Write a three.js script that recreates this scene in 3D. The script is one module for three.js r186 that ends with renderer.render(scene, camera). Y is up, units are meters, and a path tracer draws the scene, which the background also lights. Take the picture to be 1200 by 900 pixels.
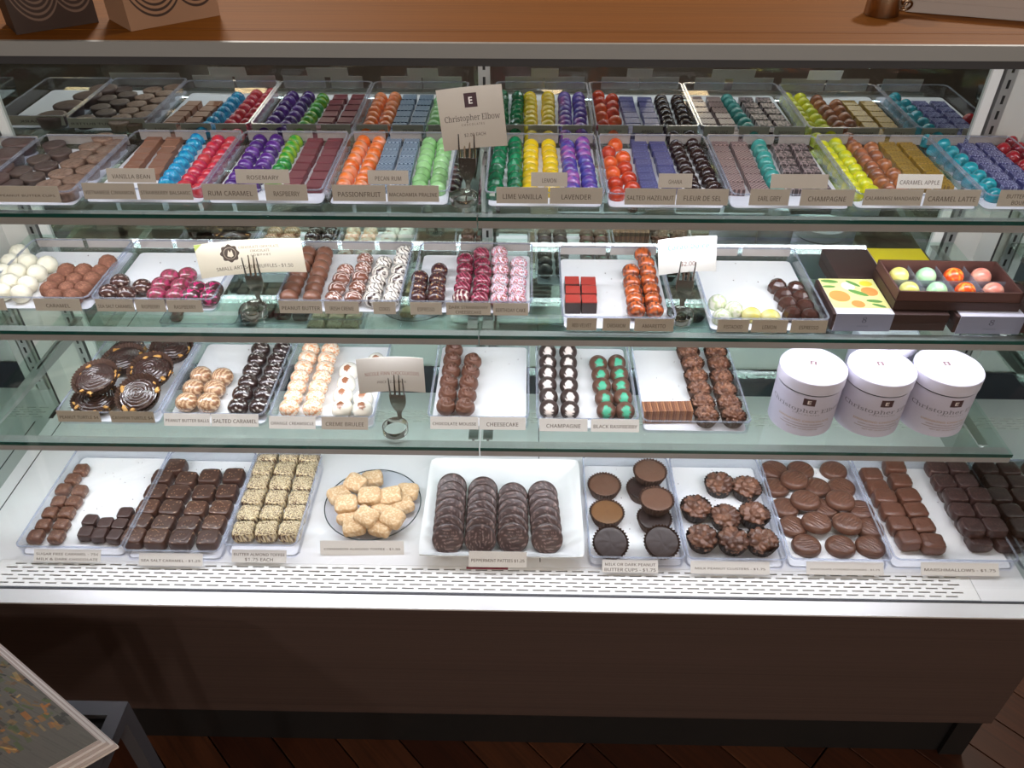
import * as THREE from 'three';
import { RoundedBoxGeometry } from 'three/addons/geometries/RoundedBoxGeometry.js';
import { mergeGeometries } from 'three/addons/utils/BufferGeometryUtils.js';
import { RectAreaLightUniformsLib } from 'three/addons/lights/RectAreaLightUniformsLib.js';
import { createNoise3D } from 'simplex-noise';

// ------------------------------------------------------------------ camera, light, exposure
const scene = new THREE.Scene();
const CAM = { x: 0.0702, y: 1.5184, z: 0.7883, pitch: 38.3033, yaw: -1.0866, roll: -0.0207, f: 946.65 };
const camera = new THREE.PerspectiveCamera(2 * Math.atan(450 / CAM.f) * 180 / Math.PI, 4 / 3, 0.02, 40);
const rad = (d) => d * Math.PI / 180;
const V = (x, y, z) => new THREE.Vector3(x, y, z);
const fwd = V(Math.sin(rad(CAM.yaw)) * Math.cos(rad(CAM.pitch)), -Math.sin(rad(CAM.pitch)), -Math.cos(rad(CAM.yaw)) * Math.cos(rad(CAM.pitch)));
const right0 = V(Math.cos(rad(CAM.yaw)), 0, Math.sin(rad(CAM.yaw)));
const up0 = right0.clone().cross(fwd);
const cr = Math.cos(rad(CAM.roll)), sr = Math.sin(rad(CAM.roll));
const right = right0.clone().multiplyScalar(cr).addScaledVector(up0, sr);
const up = up0.clone().multiplyScalar(cr).addScaledVector(right0, -sr);
const eye = V(CAM.x, CAM.y, CAM.z);
camera.position.copy(eye);
camera.up.copy(up);
camera.lookAt(eye.clone().add(fwd));
scene.add(camera);
scene.background = new THREE.Color(0x0a0908);

const renderer = new THREE.WebGLRenderer({ antialias: true });
renderer.toneMapping = THREE.LinearToneMapping;
renderer.toneMappingExposure = 1.0;
renderer.shadowMap.enabled = true;
RectAreaLightUniformsLib.init();
const LED_LEVEL = { canopy: 44, shelf: 38 };      // light of the strips under the canopy and the shelves
const LED_COLOR = 0xf4f6ff;
const LAMP_LEVEL = 5.2;                            // pendant lamps of the shop behind the camera
const LAMP_COLOR = 0xfff6ea;

// ------------------------------------------------------------------ helpers
let seed = 20240611;
const rnd = () => { seed = (seed + 0x6d2b79f5) | 0; let t = Math.imul(seed ^ (seed >>> 15), 1 | seed); t = (t + Math.imul(t ^ (t >>> 7), 61 | t)) ^ t; return ((t ^ (t >>> 14)) >>> 0) / 4294967296; };
const rr = (a, b) => a + (b - a) * rnd();
const noise3 = createNoise3D(rnd);
const rayOf = (px, py) => fwd.clone().multiplyScalar(CAM.f).addScaledVector(right, px - 600).addScaledVector(up, 450 - py);
const atY = (px, py, y) => { const r = rayOf(px, py); return eye.clone().addScaledVector(r, (y - eye.y) / r.y); };
const atZ = (px, py, z) => { const r = rayOf(px, py); return eye.clone().addScaledVector(r, (z - eye.z) / r.z); };
const lin = (hex) => { const c = new THREE.Color(hex); return [c.r, c.g, c.b]; };
const mixc = (a, b, k) => [a[0] + (b[0] - a[0]) * k, a[1] + (b[1] - a[1]) * k, a[2] + (b[2] - a[2]) * k];
const taken = {};
function numbered(name) { const n = taken[name] = (taken[name] ?? -1) + 1; return n ? `${name}_${String(n).padStart(3, '0')}` : name; }
function shade(o) { o.traverse((m) => { if (m.isMesh) { m.castShadow = true; m.receiveShadow = true; } }); return o; }
function mesh(name, geo, mat, parent, pos, rot) {
  const m = new THREE.Mesh(geo, mat); m.name = name; m.castShadow = m.receiveShadow = true;
  if (pos) m.position.set(...pos);
  if (rot) m.rotation.set(...rot);
  if (parent) parent.add(m);
  return m;
}
function tag(o, label, category, group, kind) {
  if (label) o.userData.label = label;
  if (category) o.userData.category = category;
  if (group) o.userData.group = group;
  if (kind) o.userData.kind = kind;
  return o;
}
function thing(name, label, category, pos = [0, 0, 0], turn = 0, group) {
  const g = new THREE.Group(); g.name = numbered(name); g.position.set(...pos); g.rotation.y = turn; scene.add(g);
  return tag(g, label, category, group);
}
const box = (x0, x1, y0, y1, z0, z1) => { const g = new THREE.BoxGeometry(x1 - x0, y1 - y0, z1 - z0); g.translate((x0 + x1) / 2, (y0 + y1) / 2, (z0 + z1) / 2); return g; };
const rbox = (w, h, d, r, s = 2) => new RoundedBoxGeometry(w, h, d, s, r);
function struct(name, geo, mat) { const m = mesh(name, geo, mat, scene); m.userData.kind = 'structure'; return m; }
const std = (o) => new THREE.MeshStandardMaterial(o);
const phys = (o) => new THREE.MeshPhysicalMaterial(o);
function canvasTex(w, h, draw, repeat) {
  const c = document.createElement('canvas'); c.width = w; c.height = h;
  draw(c.getContext('2d'), w, h);
  const t = new THREE.CanvasTexture(c); t.colorSpace = THREE.SRGBColorSpace; t.magFilter = THREE.LinearFilter;
  if (repeat) { t.wrapS = t.wrapT = THREE.RepeatWrapping; }
  return t;
}
function uvBy(geo, fn) { const p = geo.attributes.position, uv = new Float32Array(p.count * 2); for (let i = 0; i < p.count; i++) { const [u, v] = fn(p.getX(i), p.getY(i), p.getZ(i)); uv[2 * i] = u; uv[2 * i + 1] = v; } geo.setAttribute('uv', new THREE.BufferAttribute(uv, 2)); return geo; }
function roundedRect(w, l, r) {
  const s = new THREE.Shape(), x = w / 2, y = l / 2;
  s.moveTo(-x + r, -y); s.lineTo(x - r, -y); s.absarc(x - r, -y + r, r, -Math.PI / 2, 0); s.lineTo(x, y - r); s.absarc(x - r, y - r, r, 0, Math.PI / 2);
  s.lineTo(-x + r, y); s.absarc(-x + r, y - r, r, Math.PI / 2, Math.PI); s.lineTo(-x, -y + r); s.absarc(-x + r, -y + r, r, Math.PI, Math.PI * 1.5);
  return s;
}
function extrudeUp(shape, h, seg = 5) { const g = new THREE.ExtrudeGeometry(shape, { depth: h, bevelEnabled: false, curveSegments: seg }); g.rotateX(-Math.PI / 2); return g; }

// ------------------------------------------------------------------ surfaces
function woodTex(base, dark, light, w, h, lines, streak) {
  return canvasTex(w, h, (c) => {
    c.fillStyle = base; c.fillRect(0, 0, w, h);
    for (let i = 0; i < lines; i++) {
      const y = rnd() * h, amp = rr(0.5, streak), ph = rnd() * 9, fq = Math.round(rr(1, 3)) * 2 * Math.PI / w;
      c.strokeStyle = rnd() < 0.55 ? dark : light; c.globalAlpha = rr(0.05, 0.28); c.lineWidth = rr(0.5, 2.2);
      c.beginPath(); for (let x = 0; x <= w; x += 8) c.lineTo(x, y + amp * Math.sin(x * fq + ph)); c.stroke();
    }
    c.globalAlpha = 1;
  }, true);
}
const counterTex = woodTex('#75450f', '#4e2c08', '#8c581a', 1024, 512, 420, 7);
const panelTex = woodTex('#463835', '#332725', '#54443f', 1024, 512, 520, 2);
const plankTex = woodTex('#4c2a18', '#2c150b', '#623820', 512, 256, 220, 4);
const M = {
  counter: phys({ map: counterTex, roughness: 0.62, specularIntensity: 0.3 }),
  panel: std({ map: panelTex, roughness: 0.5 }),
  planks: [0xffffff, 0xd8c4b6, 0xb89c8c].map((c) => phys({ map: plankTex, color: c, roughness: 0.45, clearcoat: 0.2, clearcoatRoughness: 0.3 })),
  subfloor: std({ color: 0x20140e, roughness: 0.9 }),
  plaster: std({ color: 0x8c7a68, roughness: 0.95 }),
  ceiling: std({ color: 0xa09488, roughness: 0.95 }),
  steel: std({ color: 0x9a9fa4, metalness: 0.35, roughness: 0.4 }),
  alu: std({ color: 0xc9c9c9, metalness: 0.85, roughness: 0.42 }),
  channel: std({ color: 0xa19e9c, metalness: 0.3, roughness: 0.5 }),
  sillWhite: std({ color: 0xe6e7ea, metalness: 0.25, roughness: 0.35 }),
  white: std({ color: 0xe9e9e6, roughness: 0.5 }),
  deck: phys({ color: 0xe6e6e6, roughness: 0.4, clearcoat: 0.2, clearcoatRoughness: 0.25 }),
  sidewhite: std({ color: 0xd9d9d4, roughness: 0.55 }),
  darkGrey: std({ color: 0x3a3c42, roughness: 0.5, metalness: 0.2 }),
  black: std({ color: 0x121214, roughness: 0.5 }),
  navy: std({ color: 0x1b2330, roughness: 0.35, metalness: 0.3 }),
  seam: std({ color: 0x2a2a2c, roughness: 0.8 }),
  mirror: std({ color: 0xbfc6c2, metalness: 1, roughness: 0.015 }),
  endMirror: std({ color: 0xb4beb8, metalness: 1, roughness: 0.03 }),
  glass: phys({ color: 0xf1faf6, roughness: 0.0, transmission: 1, thickness: 0, ior: 1.5 }),
  frontGlass: phys({ color: 0xffffff, roughness: 0.0, transmission: 1, thickness: 0, ior: 1.45 }),
  glassEdge: phys({ color: 0x0f4a42, roughness: 0.12, metalness: 0.1, clearcoat: 1 }),
  acrylic: phys({ color: 0xf9fafd, roughness: 0.02, transmission: 1, thickness: 0, ior: 1.42 }),
  acrylicRim: phys({ color: 0xe4e8f2, roughness: 0.14, transmission: 0.82, thickness: 0, ior: 1.5 }),
  paper: std({ color: 0xf2f2f2, roughness: 0.8 }),
  porcelain: phys({ color: 0xf4f6f5, roughness: 0.18, clearcoat: 0.8, clearcoatRoughness: 0.1 }),
  chrome: std({ color: 0xb9b6b0, metalness: 1, roughness: 0.16 }),
  choco: phys({ vertexColors: true, roughness: 0.46, clearcoat: 0.15, clearcoatRoughness: 0.35 }),
  gloss: phys({ vertexColors: true, roughness: 0.26, clearcoat: 0.7, clearcoatRoughness: 0.14 }),
  matte: std({ vertexColors: true, roughness: 0.78 }),
  satin: phys({ vertexColors: true, roughness: 0.42, clearcoat: 0.22, clearcoatRoughness: 0.3 }),
  led: std({ color: 0xffffff, emissive: 0xf4f6ff, emissiveIntensity: 14 }),
  bulb: std({ color: 0xffffff, emissive: 0xffd29a, emissiveIntensity: 9 }),
};
for (const k of ['glass', 'frontGlass', 'acrylic', 'acrylicRim']) M[k].side = THREE.DoubleSide;

// ------------------------------------------------------------------ the shop round the case
const Y1 = 0.985, Y2 = 0.810, Y3 = 0.635, YD = 0.4365, ZM = -0.55, XW = 0.90, XO = 0.929;
const Z1 = -0.2736, Z2 = -0.2259, Z3 = -0.1626;
{
  const fl = struct('floor', box(-4, 4, -0.12, -0.012, -2.6, 5.6), M.subfloor);
  // diagonal boards, built where they show: the strip of floor before the case and round its end
  const d = V(1, 0, 1).normalize(), n = V(1, 0, -1).normalize(), w = 0.088;
  let k = 0;
  for (let i = -19; i <= 19; i++) {
    const c0 = n.clone().multiplyScalar(i * w + 0.2);
    const len = 1.1, off = ((i * 7) % 5) * 0.11;
    for (const j of [-1, 0, 1]) {
      const c = c0.clone().addScaledVector(d, j * len + off - 0.2);
      if (c.z < -0.7 || c.z > 1.3 || c.x < -2 || c.x > 2.2) continue;
      const g = uvBy(rbox(len - 0.003, 0.012, w - 0.0025, 0.0012, 1), (x, y, z) => [x / 0.9 + k * 0.37, z / 0.45 + k * 0.21]);
      const b = mesh('plank', g, M.planks[(k * 5 + i + 30) % 3], fl, [c.x, -0.006, c.z], [0, -Math.PI / 4, 0]);
      k++;
    }
  }
  struct('ceiling', box(-4, 4, 3.0, 3.1, -2.6, 5.6), M.ceiling);
  struct('wall_back', box(-4, 4, 0, 3, -2.6, -2.5), M.plaster);
  struct('wall_front', box(-4, 4, 0, 3, 5.5, 5.6), M.plaster);
  struct('wall_left', box(-4.1, -4, 0, 3, -2.6, 5.6), M.plaster);
  struct('wall_right', box(4, 4.1, 0, 3, -2.6, 5.6), M.plaster);
  // pendant lamps: two rows behind the camera, one over the counter's far side
  const lampSpots = [[-1.9, 2.35, 3.9], [0.25, 2.35, 4.1], [1.2, 2.35, 3.6], [2.4, 2.35, 4.2], [-0.7, 2.45, -1.3], [1.25, 2.45, -1.2]];
  const places = ['over the shop floor by the side wall', 'over the middle of the shop floor', 'over the shop floor between two others', 'over the far end of the shop floor', 'behind the counter beside the dark bag', 'behind the counter beside the metal ring'];
  lampSpots.forEach(([x, y, z], i) => {
    const t = thing('pendant_lamp', `warm glowing globe pendant lamp ${places[i]}`, 'lamp', [x, y, z]);
    mesh('lamp_globe', new THREE.SphereGeometry(0.11, 20, 14), M.bulb, t);
    mesh('lamp_cap', new THREE.CylinderGeometry(0.03, 0.05, 0.05, 16), M.black, t, [0, 0.125, 0]);
    mesh('lamp_cord', new THREE.CylinderGeometry(0.004, 0.004, 3.0 - y - 0.14, 8), M.black, t, [0, 0.14 + (3.0 - y - 0.14) / 2, 0]);
    const l = new THREE.PointLight(LAMP_COLOR, LAMP_LEVEL, 0, 2); l.name = 'lamp_light'; l.castShadow = true; l.shadow.radius = 5; t.add(l);
  });
}

// ------------------------------------------------------------------ the display case
const caseG = thing('display_case', 'long refrigerated chocolate display case with dark wood front and mirrored back', 'display case');
function slottedPlate(w, l, rows, pitch, slotL, slotW, margin, h) {
  const s = new THREE.Shape(); s.moveTo(-w / 2, -l / 2); s.lineTo(w / 2, -l / 2); s.lineTo(w / 2, l / 2); s.lineTo(-w / 2, l / 2);
  const n = Math.floor((w - 2 * margin) / pitch);
  for (let r = 0; r < rows; r++) for (let i = 0; i < n; i++) {
    const x = -w / 2 + margin + (i + (r % 2 ? 0.62 : 0.18)) * pitch, y = (r - (rows - 1) / 2) * (l * 0.73 / (rows - 1));
    const p = new THREE.Path(); p.moveTo(x, y - slotW / 2); p.lineTo(x, y + slotW / 2); p.lineTo(x + slotL, y + slotW / 2); p.lineTo(x + slotL, y - slotW / 2); s.holes.push(p);
  }
  return extrudeUp(s, h, 1);
}
{
  const c = caseG;
  const pg = uvBy(box(-XO, XO, 0.12, 0.433, -0.022, 0), (x, y) => [x / 0.9, y / 0.35]);
  mesh('front_panel', pg, M.panel, c).userData.label = 'dark wood laminate front panel';
  for (const s of [-1, 1]) mesh('end_panel', uvBy(box(s > 0 ? XO - 0.02 : -XO, s > 0 ? XO : -XO + 0.02, 0.12, 0.433, -0.64, -0.022), (x, y, z) => [z / 0.9, y / 0.35]), M.panel, c);
  mesh('toe_kick', box(-XO + 0.02, XO - 0.02, 0, 0.12, -0.6, -0.012), M.black, c);
  for (const s of [-1, 1]) mesh('leg', box(s * 0.895 - 0.022, s * 0.895 + 0.022, 0, 0.12, -0.0118, -0.003), M.black, c);
  // sill where the front glass stands
  mesh('sill', box(-XO, XO, 0.4332, 0.4364, -0.026, 0.0012), M.sillWhite, c).userData.label = 'white metal sill under the front glass';
  mesh('glass_track', box(-XO, XO, 0.4332, 0.4372, -0.0305, -0.026), M.darkGrey, c);
  // deck: floor of the case, open under the two grilles
  mesh('deck', mergeGeometries([box(-XW, XW, 0.40, YD, -0.45, -0.0857), box(-XW, XW, 0.40, YD, ZM, -0.49), box(0.812, XW, 0.40, YD, -0.0857, -0.0305), box(-XW, -0.812, 0.40, YD, -0.0857, -0.0305)]), M.deck, c).userData.label = 'white deck of the case';
  mesh('grille_duct', mergeGeometries([box(-XW, XW, 0.385, 0.40, ZM, -0.0305)]), M.black, c);
  const gv = slottedPlate(1.622, 0.0538, 6, 0.0268, 0.0195, 0.0027, 0.01, 0.0015);
  const vent = mesh('vent_grille', gv, M.white, c, [0, YD - 0.0017, -0.0586]); vent.userData.label = 'white front air grille with six rows of slots';
  const gr = slottedPlate(1.79, 0.04, 5, 0.0268, 0.0195, 0.0024, 0.01, 0.0015);
  mesh('vent_grille', gr, M.white, c, [0, YD - 0.0017, -0.47]);
  for (const [a, b] of [[-0.874, -0.872], [0.1, 0.1015]]) mesh('deck_seam', box(a, b, YD, YD + 0.0004, -0.44, -0.097), M.seam, c);
  // back: mirrored sliding doors in a dark lower frame
  for (const s of [-1, 1]) {
    const d = mesh('mirror_door', box(s > 0 ? 0.004 : -0.812, s > 0 ? 0.812 : -0.004, 0.505, 1.2775, ZM - 0.012, ZM), M.mirror, c);
    d.userData.label = 'mirrored sliding back door';
    mesh('bottom_rail', box(s > 0 ? 0.004 : -0.812, s > 0 ? 0.812 : -0.004, YD, 0.505, ZM - 0.012, ZM + 0.002), M.navy, d);
    mesh('jamb', box(s > 0 ? 0.812 : -0.828, s > 0 ? 0.828 : -0.812, YD, 1.2775, ZM - 0.012, ZM + 0.006), M.white, c);
    // slotted standard in the corner and white strip of the end wall
    const st = mesh('shelf_standard', box(s * 0.842 - 0.009, s * 0.842 + 0.009, YD, 1.2775, ZM - 0.004, ZM + 0.008), M.alu, c);
    for (let y = 0.46; y < 1.26; y += 0.025) mesh('slot', box(s * 0.842 - 0.0022, s * 0.842 + 0.0022, y, y + 0.014, ZM + 0.008, ZM + 0.0084), M.black, st);
    mesh('corner_post', box(s > 0 ? 0.851 : -XW, s > 0 ? XW : -0.851, YD, 1.2775, ZM - 0.012, ZM + 0.002), M.sidewhite, c);
    mesh('end_wall', box(s > 0 ? XW : -XW - 0.025, s > 0 ? XW + 0.025 : -XW, YD, 1.2775, ZM - 0.012, -0.497), M.sidewhite, c);
    mesh('gasket', box(s > 0 ? XW : -XW - 0.02, s > 0 ? XW + 0.02 : -XW, YD, 1.2775, -0.497, -0.491), M.black, c);
    mesh('end_mirror', box(s > 0 ? XW : -XW - 0.025, s > 0 ? XW + 0.025 : -XW, YD, 1.2775, -0.491, -0.02), M.endMirror, c).userData.label = 'mirror-finish end panel of the case';
  }
  const cs = mesh('shelf_standard', box(-0.0095, 0.0095, YD, 1.2775, ZM - 0.004, ZM + 0.008), M.alu, c);
  for (let y = 0.46; y < 1.26; y += 0.025) mesh('slot', box(-0.0022, 0.0022, y, y + 0.014, ZM + 0.008, ZM + 0.0084), M.black, cs);
  mesh('back_panel', box(-XO, XO, 0.12, 1.2775, ZM - 0.09, ZM - 0.013), M.darkGrey, c);
  // canopy with its light strip
  mesh('canopy', mergeGeometries([box(-XO, XO, 1.2778, 1.2862, -0.62, -0.006)]), M.darkGrey, c);
  mesh('front_glass', box(-XW - 0.02, XW + 0.02, 0.4373, 1.2776, -0.0295, -0.0270), M.frontGlass, c).userData.label = 'clear front glass pane';
}
function ledStrip(parent, x0, x1, y, z, tilt, level) {
  const n = Math.round((x1 - x0) / 0.0135), gs = [];
  for (let i = 0; i < n; i++) { const g = new THREE.BoxGeometry(0.0052, 0.0012, 0.005); g.translate(x0 + (i + 0.5) * (x1 - x0) / n, 0, 0); gs.push(g); }
  const m = mesh('led_row', mergeGeometries(gs), M.led, parent, [0, y, z], [tilt, 0, 0]); m.userData.kind = 'stuff';
  const l = new THREE.RectAreaLight(LED_COLOR, level, x1 - x0 - 0.01, 0.012);
  l.name = 'led_light'; l.position.set((x0 + x1) / 2, y - 0.0026, z - 0.0006); l.rotation.set(-Math.PI / 2 + tilt, 0, 0);
  parent.add(l);
}
ledStrip(caseG, -0.86, 0.86, 1.2755, -0.30, 0.0, LED_LEVEL.canopy);

// wooden worktop on the case
{
  const t = thing('countertop', 'brown wooden countertop with steel front edge above the display case', 'countertop');
  mesh('wood_top', uvBy(rbox(2 * XO + 0.02, 0.0135, 0.625, 0.001), (x, y, z) => [x / 0.8, z / 0.4]), M.counter, t, [0, 1.29325, -0.3545]);
  mesh('wood_nosing', uvBy(rbox(2 * XO + 0.02, 0.0135, 0.0358, 0.0008), (x, y, z) => [x / 0.8 + 0.3, z / 0.4 + 0.35]), M.counter, t, [0, 1.29325, -0.0236]);
  mesh('steel_edge', box(-XO - 0.01, XO + 0.01, 1.287, 1.3005, -0.0045, 0.0005), M.steel, t);
}

// ------------------------------------------------------------------ glass shelves with their light channels and brackets
function shelf(y, zf, side, label) {
  const x0 = side < 0 ? -0.848 : 0.001, x1 = side < 0 ? -0.001 : 0.848, zb = ZM + 0.012;
  const t = thing('glass_shelf', label, 'shelf');
  mesh('pane', box(x0, x1, y - 0.006, y, zb, zf - 0.0012), M.glass, t);
  mesh('polished_edge', box(x0, x1, y - 0.006, y, zf - 0.0012, zf), M.glassEdge, t);
  const ch = mesh('light_channel', mergeGeometries([box(x0, x1, y - 0.0185, y - 0.006, zf - 0.005, zf - 0.002), box(x0, x1, y - 0.0085, y - 0.006, zf - 0.024, zf - 0.005)]), M.channel, t);
  ch.userData.label = 'grey aluminium light channel under the shelf edge';
  ledStrip(t, x0 + 0.02, x1 - 0.02, y - 0.0115, zf - 0.013, 0.45, LED_LEVEL.shelf);
  for (const bx of [side * 0.816, side * 0.012]) {
    const s = new THREE.Shape(); s.moveTo(0, 0); s.lineTo(zf - 0.03 - zb, 0); s.lineTo(zf - 0.03 - zb, -0.008); s.lineTo(0, -0.03);
    const g = new THREE.ExtrudeGeometry(s, { depth: 0.004, bevelEnabled: false }); g.rotateY(-Math.PI / 2); 
    g.translate(bx + 0.002, y - 0.0062, zb);
    mesh('bracket', mergeGeometries([g, box(bx - 0.008, bx + 0.008, y - 0.0082, y - 0.0062, zb, zf - 0.03).toNonIndexed()]), M.channel, t);
  }
  return t;
}
shelf(Y1, Z1, -1, 'top glass shelf half under the purple and orange bonbons');
shelf(Y1, Z1, 1, 'top glass shelf half under the yellow and green bonbons');
shelf(Y2, Z2, -1, 'middle glass shelf half under the white and striped truffles');
shelf(Y2, Z2, 1, 'middle glass shelf half under the red cubes and gift boxes');
shelf(Y3, Z3, -1, 'lowest glass shelf half under the large nut patties');
shelf(Y3, Z3, 1, 'lowest glass shelf half under the white tins');

// ------------------------------------------------------------------ printed cards: one sheet of small lettering
const CELLS = [], CW = 256, CH = 78, COLS = 8;
function cell(text, tone = 'kraft') { const k = `${tone}|${text}`; let i = CELLS.findIndex((c) => c.k === k); if (i < 0) { CELLS.push({ k, text, tone }); i = CELLS.length - 1; } return i; }
const CARD_TONES = { kraft: '#c2b9ac', white: '#f2f1ee', blank: '#f1f1ee' };
const cardMat = phys({ roughness: 0.95, transmission: 0.22, thickness: 0 });
function drawCells() {
  cardMat.map = canvasTex(2048, 1024, (c) => {
    c.fillStyle = '#eeeeee'; c.fillRect(0, 0, 2048, 1024);
    CELLS.forEach(({ text, tone }, i) => {
      const x = (i % COLS) * CW, y = Math.floor(i / COLS) * CH;
      c.fillStyle = CARD_TONES[tone]; c.fillRect(x, y, CW, CH);
      c.fillStyle = '#4e4238'; c.textAlign = 'center'; c.textBaseline = 'middle';
      const L = text.split('\n');
      L.forEach((s, j) => {
        let fs = L.length > 1 ? 26 : 31; c.font = `${fs}px sans-serif`;
        while (c.measureText(s).width > CW - 16) { fs -= 1; c.font = `${fs}px sans-serif`; }
        c.fillText(s, x + CW / 2, y + CH / 2 + (j - (L.length - 1) / 2) * 30 + 6);
      });
    });
  });
}
function cardGeo(w, h, i, t = 0.0006) {
  const g = new THREE.BoxGeometry(w, h, t), uv = g.attributes.uv;
  const x = (i % COLS) * CW, y = Math.floor(i / COLS) * CH;
  for (let k = 0; k < uv.count; k++) {
    const face = Math.floor(k / 4);
    const u = face === 4 ? uv.getX(k) : 0.02 + 0.02 * uv.getX(k), v = face === 4 ? uv.getY(k) : 0.9 + 0.05 * uv.getY(k);
    uv.setXY(k, (x + 1 + u * (CW - 2)) / 2048, 1 - (y + 1 + (1 - v) * (CH - 2)) / 1024);
  }
  return g;
}

// ------------------------------------------------------------------ clear acrylic trays
const trayCache = {};
function trayParts(w, l, h) {
  const k = `${w.toFixed(3)}|${l.toFixed(3)}|${h}`;
  if (!trayCache[k]) {
    const ring = (a, b, r) => { const s = roundedRect(w - 2 * a, l - 2 * a, r); s.holes.push(roundedRect(w - 2 * b, l - 2 * b, r - (b - a))); return s; };
    const wall = extrudeUp(ring(0, 0.002, 0.011), h), floor = extrudeUp(roundedRect(w - 0.004, l - 0.004, 0.009), 0.0015);
    const rim = extrudeUp(ring(-0.0006, 0.0026, 0.0116), 0.0014); rim.translate(0, h, 0);
    const liner = extrudeUp(roundedRect(w - 0.009, l - 0.009, 0.008), 0.0005); liner.translate(0, 0.0016, 0);
    trayCache[k] = { body: mergeGeometries([wall, floor]), rim, liner };
  }
  return trayCache[k];
}
const TRAY_H = 0.024, crumbMat = std({ color: 0x6a4a40, roughness: 0.8 });
const many0 = (n, fn) => Array.from({ length: n }, fn);
// cards: [text, pixel x0, pixel x1]; back: texts of the cards that face the mirror
function tray(label, x0, x1, y, zf, len, { h = TRAY_H, cards = [], raised = [], back = [], tone = 'kraft', cardH = 0.021, lean = 0.15, lift = 0.0035, liner = true, turn = 0, crumbs = 0 } = {}) {
  const w = x1 - x0, t = thing('acrylic_tray', label, 'tray', [(x0 + x1) / 2, y, zf - len / 2], turn);
  const g = trayParts(w, len, h);
  mesh('tray_body', g.body, M.acrylic, t); mesh('rim', g.rim, M.acrylicRim, t);
  if (liner) mesh('paper_liner', g.liner, M.paper, t).userData.label = 'white paper liner';
  const cx = (x0 + x1) / 2;
  for (const [text, a, b, ton] of cards) {
    const m = mesh('label_card', cardGeo(b - a, cardH, cell(text, ton || tone)), cardMat, t, [(a + b) / 2 - cx, cardH / 2 * Math.cos(lean) + lift, len / 2 + 0.0012 + cardH / 2 * Math.sin(lean)], [-lean, 0, 0]);
    m.userData.label = 'small printed name card on the tray front';
  }
  for (const [text, a, b, ton] of raised) mesh('label_card', cardGeo(b - a, 0.02, cell(text, ton || tone)), cardMat, t, [(a + b) / 2 - cx, h + 0.006 + 0.013, len / 2 - 0.006], [-0.3, 0, 0]);
  if (crumbs) {
    const gs = many0(crumbs, () => { const g = new THREE.TetrahedronGeometry(rr(0.0005, 0.0016)); g.rotateY(rr(0, 6)); g.translate(rr(-w / 2 + 0.012, w / 2 - 0.012), 0.0026, rr(-len / 2 + 0.012, len * 0.25)); return g; });
    mesh('crumbs', mergeGeometries(gs), crumbMat, t).userData.kind = 'stuff';
  }
  back.forEach((text, i) => mesh('label_card', cardGeo(w / back.length - 0.008, 0.017, cell(text, tone)), cardMat, t, [-w / 2 + (i + 0.5) * w / back.length, h - 0.007, -len / 2 - 0.0014], [0, Math.PI, 0]));
  return t;
}
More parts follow.
